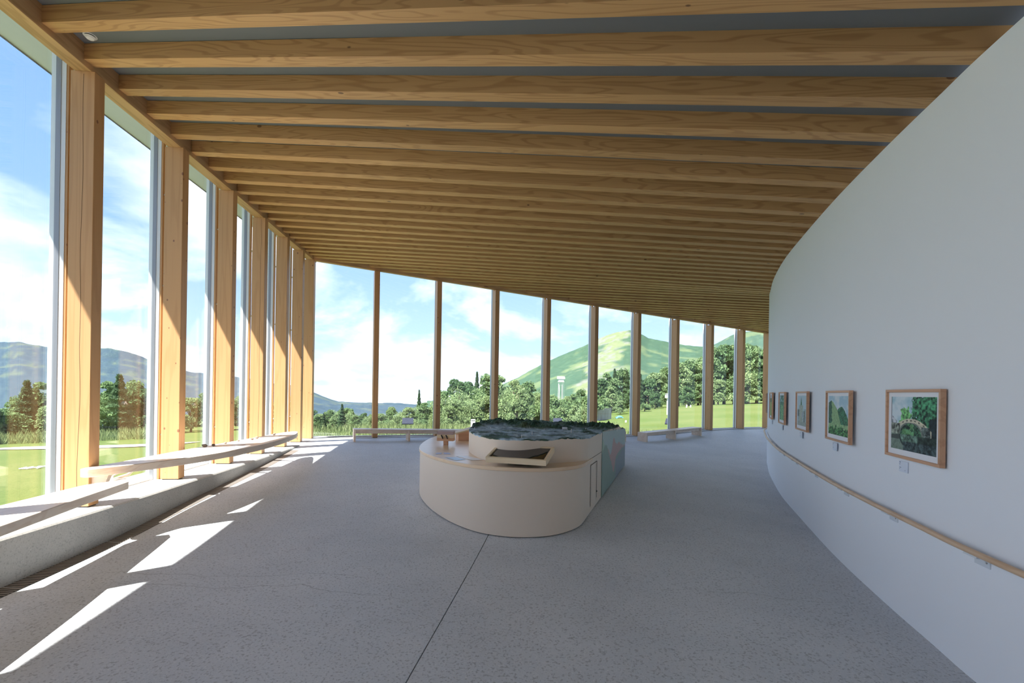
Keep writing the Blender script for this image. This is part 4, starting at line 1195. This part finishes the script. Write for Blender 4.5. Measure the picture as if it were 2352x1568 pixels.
def lobes_cloud(nl, nleaf, cz0, cz1, rx, rmin, rmax, shell=.75):
    L = []
    for i in range(nl):
        z = rng.uniform(cz0, cz1); t = (z - cz0) / (cz1 - cz0); rr = rx * (1 - .75 * t ** 2) * rng.uniform(.2, 1) ** .6; an = rng.uniform(0, 6.283)
        L.append((rr * math.cos(an), rr * math.sin(an), z, rng.uniform(rmin, rmax) * (1 - .35 * t)))
    pts = []
    for i in range(nleaf):
        l = L[rng.integers(nl)]; d = rng.normal(size=3); d /= np.linalg.norm(d); r = l[3] * rng.uniform(shell, 1.05) ** .7
        if d[2] < -.35: d[2] *= .4
        pts.append((l[0] + d[0] * r, l[1] + d[1] * r, l[2] + d[2] * r * .8))
    return pts, L
def make_tree(kind):
    """returns dict of part meshes for a plant of height 1"""
    if kind in ('broad', 'broad_light', 'broad_dark'):
        pts, L = lobes_cloud(30, 5600, .14, .88, .36, .10, .19)
        mat = {'broad': M_LEAF[0], 'broad_light': M_LEAF[1], 'broad_dark': M_LEAF[2]}[kind]
        cr_ = leaf_mesh('crown', pts, .034, mat)
        m_ = MB(); m_.tube([(0, 0, -.03), (.01, 0, .25), (0, .01, .6)], [.03, .022, .01], 7)
        for l in L[:9]: m_.tube([(0, 0, .25 + .2 * rng.random()), (l[0] * .6, l[1] * .6, l[2] * .9), l[:3]], [.012, .008, .004], 5)
    elif kind == 'wispy':
        pts = []
        for i in range(34):
            an = rng.uniform(0, 6.283); r = .30 * math.sqrt(rng.random()); h = rng.uniform(.55, 1.0) * (1 - .5 * (r / .30) ** 2)
            bx, by = r * math.cos(an), r * math.sin(an)
            for q in range(130):
                t = rng.uniform(.12, 1); sp = .055 + .04 * (1 - t)
                pts.append((bx * (1 + .25 * t) + rng.normal() * sp, by * (1 + .25 * t) + rng.normal() * sp, h * t + rng.normal() * .02))
        cr_ = leaf_mesh('crown', pts, .030, M_LEAF[1], 2.4, .9)
        m_ = MB()
        for i in range(7):
            an = rng.uniform(0, 6.283); r = .2 * rng.random(); m_.tube([(r * math.cos(an), r * math.sin(an), -.03), (r * 1.2 * math.cos(an), r * 1.2 * math.sin(an), .75)], [.008, .003], 5)
    elif kind == 'conifer':
        pts = []
        for i in range(4200):
            t = rng.random() ** .75; z = .12 + .87 * t; layer = .5 + .5 * math.sin(z * 60); R = (.24 * (1 - t) + .015) * (.65 + .5 * layer); an = rng.uniform(0, 6.283); r = R * rng.uniform(.35, 1) ** .5
            pts.append((r * math.cos(an), r * math.sin(an), z - r * .35))
        cr_ = leaf_mesh('crown', pts, .030, M_LEAF[3], 2.2, .6)
        m_ = MB(); m_.tube([(0, 0, -.03), (0, 0, .97)], [.022, .003], 7)
    elif kind == 'bush':
        pts, L = lobes_cloud(16, 3400, .22, .72, .46, .16, .27)
        cr_ = leaf_mesh('crown', pts, .05, M_LEAF[0])
        m_ = MB(); [m_.tube([(0, 0, -.03), (l[0] * .7, l[1] * .7, l[2])], [.016, .006], 5) for l in L[:8]]
    return cr_, m_.mesh('trunk', M_BARK)
PROTO = {k: [make_tree(k) for _ in range(n)] for k, n in (('broad', 2), ('broad_light', 2), ('broad_dark', 2), ('wispy', 3), ('conifer', 2), ('bush', 2))}
PLANTS = []
def plant(kind, X, Y, H, wid, label, group, name):
    base = w(X, Y, gz(X, Y) - .03)
    t = empty(name, base, rng.uniform(0, 6.28)); cr_, tr = PROTO[kind][rng.integers(len(PROTO[kind]))]
    tag(t, label, 'shrub' if kind in ('bush', 'wispy') else 'tree', group)
    t.scale = (wid, wid, H)
    PLANTS.append((t, kind, group, CX + X / Y * FPX, Y))
    c = bpy.data.objects.new('crown', cr_); link(c, t); d = bpy.data.objects.new('trunk', tr); link(d, t)
    return t
def plant_px(kind, x, d, ytop, label, group, name, ws=1.0):
    u, v = un(x, ytop); X = u * d; H = (v * d - gz(X, d)) * S
    H = max(H, .5)
    return plant(kind, X, d, H, H * ws, label, group, name)
J = lambda a: rng.uniform(-a, a)
# beyond the left lawn
GL = 'trees beyond the left lawn'
for x, d, yt, kd in [(-330, 15, 860, 'broad'), (-210, 16, 850, 'broad_light'), (-120, 17, 880, 'broad'), (-40, 19, 900, 'broad_light'), (20, 20, 925, 'bush'), (62, 21, 872, 'conifer'), (40, 23, 905, 'broad'), (95, 22, 870, 'broad'), (130, 20, 900, 'broad_light'), (175, 22, 880, 'broad'), (215, 20, 905, 'bush'), (250, 22, 868, 'broad'), (275, 20.5, 858, 'conifer'), (298, 23, 868, 'broad'), (318, 22, 880, 'broad_dark'), (345, 23, 890, 'broad'),
                     (375, 22, 895, 'broad_dark'), (440, 23, 905, 'broad_light'), (470, 25, 895, 'broad'), (500, 24, 905, 'broad_dark'), (530, 25, 912, 'broad'), (560, 26, 900, 'broad_light'), (600, 26, 912, 'broad'), (640, 26, 915, 'broad_light'), (670, 27, 905, 'broad')]:
    plant_px(kd, x, d, yt, {'broad': 'mid green leafy tree beyond the path of the left lawn', 'broad_light': 'yellow-green leafy tree beyond the path of the left lawn', 'broad_dark': 'dark green leafy tree seen between the left columns', 'conifer': 'pointed conifer beyond the path of the left lawn', 'bush': 'low rounded bush at the far edge of the left lawn'}[kd], GL, 'garden_tree' if kd != 'bush' else 'garden_bush', 1.0)
# behind the far glazing: shrubs climbing a bank
GB = 'shrubs and trees behind the far glazing'
LB = {'wispy': 'feathery light green shrub behind the far glazing', 'broad': 'mid green leafy tree behind the far glazing', 'broad_light': 'pale green leafy tree behind the far glazing', 'broad_dark': 'dark green leafy tree behind the far glazing', 'bush': 'low rounded bush behind the far glazing', 'conifer': 'pointed conifer standing out behind the far glazing'}
top = [(690, 935), (720, 942), (745, 930), (785, 925), (800, 938), (840, 940), (880, 936), (920, 930), (950, 925), (1000, 905), (1035, 885), (1060, 880), (1100, 876), (1150, 868), (1200, 878), (1250, 890), (1300, 905), (1340, 890), (1375, 868), (1440, 875)]
xx = [p[0] for p in top]; yy = [p[1] for p in top]
x = 690
while x < 1360:
    for lay, (d0, dy) in enumerate(((27, 6), (21.5, 30))):
        kd = rng.choice(['wispy', 'wispy', 'broad_light', 'broad', 'wispy', 'bush'] if lay == 0 else ['wispy', 'wispy', 'bush', 'broad_light'])
        plant_px(kd, x + J(9), d0 + J(1.5), float(np.interp(x, xx, yy)) + dy + J(9) + (4 if lay else 0), LB[kd], GB, 'feathery_shrub' if kd == 'wispy' else ('garden_bush' if kd == 'bush' else 'garden_tree'), .95)
    x += 24
for x, d, yt, kd, ws in [(700, 20, 940, 'broad', 1.1), (712, 22, 930, 'broad_dark', 1), (735, 21, 945, 'broad_light', 1.1), (755, 22, 938, 'broad', 1.1), (775, 21, 945, 'broad_light', 1.1), (800, 22, 940, 'wispy', 1.2), (815, 20, 950, 'broad', 1.2), (835, 22, 945, 'broad_dark', 1), (850, 21, 948, 'wispy', 1.2), (875, 21, 945, 'broad_light', 1.2), (895, 23, 938, 'broad', 1.1), (915, 21, 942, 'wispy', 1.2), (940, 24, 930, 'broad_light', 1.1), (975, 25, 920, 'broad', 1.1), (744, 17.5, 947, 'conifer', .9), (786, 19, 926, 'conifer', .8), (725, 18, 950, 'broad', 1), (765, 18, 955, 'broad_light', 1), (963, 33, 894, 'conifer', .5), (1052, 32, 866, 'broad_dark', 1.0), (1096, 40, 853, 'conifer', .5), (1125, 36, 855, 'broad', 1), (1148, 36, 858, 'broad_light', 1.1), (1015, 32, 893, 'broad', 1.1), (1075, 34, 872, 'broad_dark', 1),
                         (1180, 34, 868, 'broad_light', 1), (1215, 34, 872, 'broad', 1), (1240, 33, 885, 'wispy', 1), (1270, 33, 895, 'wispy', 1), (1305, 33, 905, 'broad_light', 1), (1335, 33, 890, 'broad', 1)]:
    plant_px(kd, x, d, yt, LB[kd], GB, 'garden_tree', ws)
# right: big trees behind the mound
GR = 'large trees above the grassy mound'
LR = {'broad': 'large mid green tree crowding behind the grassy mound', 'broad_light': 'large pale green tree behind the grassy mound', 'broad_dark': 'large dark green tree behind the grassy mound', 'conifer': 'tall narrow conifer at the left end of the mound trees'}
for x, d, yt, kd, ws in [(1378, 36, 862, 'broad_dark', 1), (1395, 38, 850, 'broad', 1), (1412, 40, 846, 'conifer', .7), (1432, 40, 842, 'broad', 1), (1440, 37, 850, 'conifer', .7), (1405, 33, 885, 'broad_light', 1.1), (1385, 31, 905, 'broad', 1.1), (1425, 30, 915, 'broad_light', 1.1), (1450, 33, 890, 'broad_dark', 1.1),
                         (1472, 38, 858, 'conifer', .6), (1490, 38, 862, 'broad_dark', 1.1), (1510, 39, 848, 'broad_light', 1.1), (1535, 41, 838, 'broad', 1.1), (1505, 34, 900, 'broad_dark', 1.2), (1535, 36, 880, 'broad', 1.2), (1480, 31, 920, 'bush', 1.2), (1560, 42, 828, 'broad_light', 1.1), (1585, 44, 822, 'broad', 1.1), (1605, 45, 826, 'broad_light', 1.1), (1580, 38, 885, 'broad_dark', 1.2), (1610, 40, 880, 'broad', 1.2), (1575, 37, 905, 'broad_dark', 1.2),
                         (1640, 46, 792, 'broad', 1.0), (1665, 47, 785, 'broad_dark', 1), (1690, 48, 788, 'broad_light', 1), (1650, 42, 865, 'broad_light', 1.2), (1685, 43, 860, 'broad', 1.2), (1715, 49, 780, 'broad', 1), (1740, 50, 786, 'broad_dark', 1), (1770, 50, 792, 'broad_light', 1), (1720, 44, 855, 'broad_light', 1.2), (1755, 45, 850, 'broad_dark', 1.2), (1800, 50, 790, 'broad', 1.1), (1850, 50, 790, 'broad', 1.1)]:
    plant_px(kd, x, d, yt, LR.get(kd, 'low bush at the foot of the mound trees'), GR, 'garden_bush' if kd == 'bush' else 'large_tree', ws * .9)
# tall grass at the foot of the shrubs (uncountable)
V, F = [], []
def blade(X, Y, h, lean):
    z = gz(X, Y); an = random.uniform(0, 6.28); c, s = math.cos(an), math.sin(an); wv = .012 * h / .4 + .006
    b = len(V); p = w(X, Y, z)
    dx, dy = random.uniform(-lean, lean), random.uniform(-lean, lean)
    V.extend([(p.x - c * wv, p.y - s * wv, p.z), (p.x + c * wv, p.y + s * wv, p.z), (p.x + dx * .5 + c * wv * .6, p.y + dy * .5 + s * wv * .6, p.z + h * .6), (p.x + dx, p.y + dy, p.z + h)])
    F.append((b, b + 1, b + 2)); F.append((b, b + 2, b + 3))
for i in range(9000):
    x = random.uniform(700, 1420); d = random.uniform(16.5, 21.5); u, _ = un(x, 980); blade(u * d, d, random.uniform(.12, .40), .12)
for i in range(5000):
    x = random.uniform(-250, 380); u, _ = un(x, 1000); d = random.uniform(17.5, 21); blade(u * d, d, random.uniform(.2, .55), .2)
for i in range(9000):
    t = random.uniform(0, .75); q = Vector(BACK[0][:2]) + (Vector(BACK[-1][:2]) - Vector(BACK[0][:2])) * t + Vector((BOUT.x, BOUT.y)) * random.uniform(.5, 4.5)
    blade(q.x, q.y, random.uniform(.05, .16), .06)
me = bpy.data.meshes.new('tall_grass'); me.from_pydata(V, [], F); me.materials.append(M_LEAF[4]); me.update()
tag(link(bpy.data.objects.new('tall_grass', me)), 'tall yellow-green grass at the foot of the shrubs outside', 'grass', kind='stuff')

# ---- garden furniture
def onground(x, d):
    u, _ = un(x, 950); return w(u * d, d, gz(u * d, d))
def signboard(x, ytop, d, wd, label, rz):
    b = onground(x, d); top_ = atD(x, ytop, d).z
    t = tag(empty('information_board', b, rz), label, 'sign', 'tilted information boards outside')
    h = top_ - b.z
    for sx in (-wd * .22, wd * .22): MB().box(sx - .012, sx + .012, -.02, .02, -.05, h - .02).build('post', M_STEEL, t)
    bd = MB().hexa([(-wd / 2, -.22, h - .13), (wd / 2, -.22, h - .13), (wd / 2, .2, h + .07), (-wd / 2, .2, h + .07)], [(-wd / 2, -.23, h - .10), (wd / 2, -.23, h - .10), (wd / 2, .19, h + .10), (-wd / 2, .19, h + .10)]).build('board', plain('board_slate', (.022, .026, .04), .9, spec=.1), t)
signboard(937, 966, 16, .42, 'tilted slate-blue information board outside, left of the exhibit counter', math.radians(12))
signboard(1281, 966, 17, .36, 'tilted slate-blue information board outside, just above the relief map', math.radians(-5))
signboard(1541, 967, 17, .42, 'tilted information board on a thin post by the short bench outside', math.radians(-25))
# white utility box outside behind the map
b = onground(1087, 15); t = tag(empty('utility_cabinet', b), 'small white cabinet outside behind the relief map', 'cabinet')
hb = atD(1087, 963, 15).z - b.z
MB().box(-.08, .08, -.06, .06, 0, hb).build('body', M_WHITE, t, bevel=.004); MB().box(-.07, .07, -.064, -.06, hb - .05, hb - .02).build('louvre', M_ALUD, t)
# lamp post on the mound
b = onground(1533, 27); t = tag(empty('garden_lamp', b), 'white lamp post with round head on the mound', 'lamp')
hb = atD(1533, 912, 27).z - b.z
MB().tube([(0, 0, -.1), (0, 0, hb - .1)], .055, 10).build('pole', M_WHITE, t); MB().tube([(0, 0, hb - .1), (0, 0, hb - .03), (0, 0, hb + .12), (0, 0, hb + .2)], [.1, .17, .17, .06], 14).build('lamp_head', M_WHITE, t); MB().tube([(0, 0, hb + .2), (0, 0, hb + .24)], [.19, .05], 14).build('cap', M_ALU, t)
# lookout hut on stilts on the hillside
d = 105; pbx = atD(1288.5, 893, d); t = tag(empty('lookout_hut', pbx), 'small white-roofed hut on stilts on the mountainside', 'hut')
u_ = d * S / FPX
MB().hexa([(-9 * u_, -3 * u_, 23 * u_), (9 * u_, -3 * u_, 23 * u_), (9 * u_, 5 * u_, 24 * u_), (-9 * u_, 5 * u_, 24 * u_)], [(-8.5 * u_, -2.5 * u_, 28.5 * u_), (8 * u_, -2.5 * u_, 28.5 * u_), (8 * u_, 4.5 * u_, 29 * u_), (-8.5 * u_, 4.5 * u_, 29 * u_)]).build('roof', M_WHITE, t)
MB().box(-6 * u_, 6 * u_, -2 * u_, 4 * u_, 17 * u_, 23 * u_).build('cabin', plain('hut_grey', (.55, .58, .62), .6), t)
for sx, sy in ((-3, 0), (2.5, 0), (-5, 3), (6, 3)): MB().tube([(sx * 1.2 * u_, sy * u_, -25 * u_), (sx * u_, sy * u_, 17 * u_)], .55 * u_, 6).build('stilt', M_WHITE, t)
MB().box(-7 * u_, 7 * u_, -2.5 * u_, 4.5 * u_, 16 * u_, 17.2 * u_).build('deck', M_WHITE, t)
# board fence
d = 26; fx0, fx1 = 1372, 1404
p0, p1 = onground(fx0, d), onground(fx1, d + .8); fd = (p1 - p0); L_ = fd.length; rz = math.atan2(fd.y, fd.x)
t = tag(empty('board_fence', p0, rz), 'weathered grey board fence under the trees behind the counter', 'fence')
M_OLD = wood('old_board', (.30, .29, .27), (.20, .19, .18), axis=2, cross=6, along=.4, bands=12)
hf = atD(1380, 938, d).z - p0.z
nb = 9
for i in range(nb):
    MB().box(L_ * i / nb + .006, L_ * (i + 1) / nb - .006, -.012, .012, -.05, hf * (1 + .02 * ((i * 7) % 3 - 1))).build('board', M_OLD, t)
for z in (.3, .78): MB().box(0, L_, .012, .04, hf * z - .04, hf * z + .04).build('fence_rail', M_OLD, t)
# blue cover and bollards
b = onground(1423, 27); t = empty('blue_sheet', b)
tag(t, 'crumpled bright blue sheet lying on the ground by the trees', 'sheet')
rows = []
for i in range(9):
    rows.append([((i - 4) * .06, (j - 3) * .06, .12 + .07 * mnoise.noise(Vector((i * .6, j * .6, 1))) - .012 * ((i - 4) ** 2 + (j - 3) ** 2) * .5) for j in range(7)])
MB().grid(rows).build('cover', plain('blue_sheet', (.04, .25, .60), .6), t, fix=False)
for x, yt, dd, lab in ((1438, 968, 24, 'short white marker post at the left foot of the mound'), (1577, 929, 33, 'small white marker on the crest of the mound, left of a pair'), (1586, 930, 33, 'small white marker on the crest of the mound, right of a pair')):
    b = onground(x, dd); h = max(.12, atD(x, yt, dd).z - b.z)
    tag(MB().tube([(0, 0, -.05), (0, 0, h * .85), (0, 0, h)], [.05, .05, .02], 8).build('marker_post', M_WHITE), lab, 'post', 'white markers on the mound').location = b
# rope on the lawn and driftwood outside the kerb
u, v = un(75, 1076); d = 8.
for _ in range(25): d = .5 * d + .5 * (gz(u * d, d) / v)
rp = []
for i in range(60):
    s_ = i / 59; X = u * d + (s_ - .5) * .45 + .02 * math.sin(i * 1.3); Y = d + .09 * math.sin(i * .55) + .04 * math.sin(i * 1.7)
    rp.append(w(X, Y, gz(X, Y) + .02 + .01 * math.sin(i * .9)))
o0 = rp[0]
tag(MB().tube([p - o0 for p in rp], .009, 6).build('white_rope', M_WHITE, smooth=True), 'loose coil of white rope lying on the left lawn', 'rope').location = o0
b0 = w(lx(5.0) - .45, 4.95, KZ); t = tag(empty('driftwood', b0), 'grey-brown driftwood branch on the kerb outside the left glazing', 'driftwood')
M_DRIFT = wood('driftwood', (.42, .33, .27), (.25, .18, .14), axis=1, cross=20, along=3, bands=10)
MB().tube([(0, -.15, .03), (.02, .1, .05), (-.01, .3, .06), (.03, .52, .10), (.0, .68, .16)], [.03, .034, .026, .02, .008], 8).build('stem', M_DRIFT, t, smooth=True)
MB().tube([(.02, .15, .05), (.09, .3, .08), (.07, .45, .06)], [.02, .014, .005], 7).build('branch', M_DRIFT, t, smooth=True)
MB().tube([(0, .3, .06), (-.08, .42, .1), (-.06, .58, .15)], [.017, .011, .004], 7).build('branch', M_DRIFT, t, smooth=True)

# labels that single out each plant by the bay it is seen through and its place there
LOOK = {'wispy': 'feathery light green shrub', 'broad': 'mid green leafy tree', 'broad_light': 'pale yellow-green leafy tree', 'broad_dark': 'shady dark green tree', 'bush': 'low rounded green bush', 'conifer': 'pointed dark conifer'}
LCX = [190, 408, 528, 602, 652, 687, 711]
def bay_of(x):
    if x < 711:
        k = sum(1 for c in LCX if x > c)
        return 'left of the nearest left column' if k == 0 else 'right of the %s left column' % ORD[k - 1]
    k = sum(1 for c in BX if x > c)
    return 'seen through the %s far bay' % ORD[min(k - 1, 9)]
cells = {}
for p in PLANTS:
    cells.setdefault((bay_of(p[3]), p[1]), []).append(p)
for (by, kd), ps in cells.items():
    ps.sort(key=lambda p: p[3])
    for i, p in enumerate(ps):
        p[0]['label'] = '%s %s' % (LOOK[kd], by) + (', %s from the left' % ORD[i] if len(ps) > 1 else '')
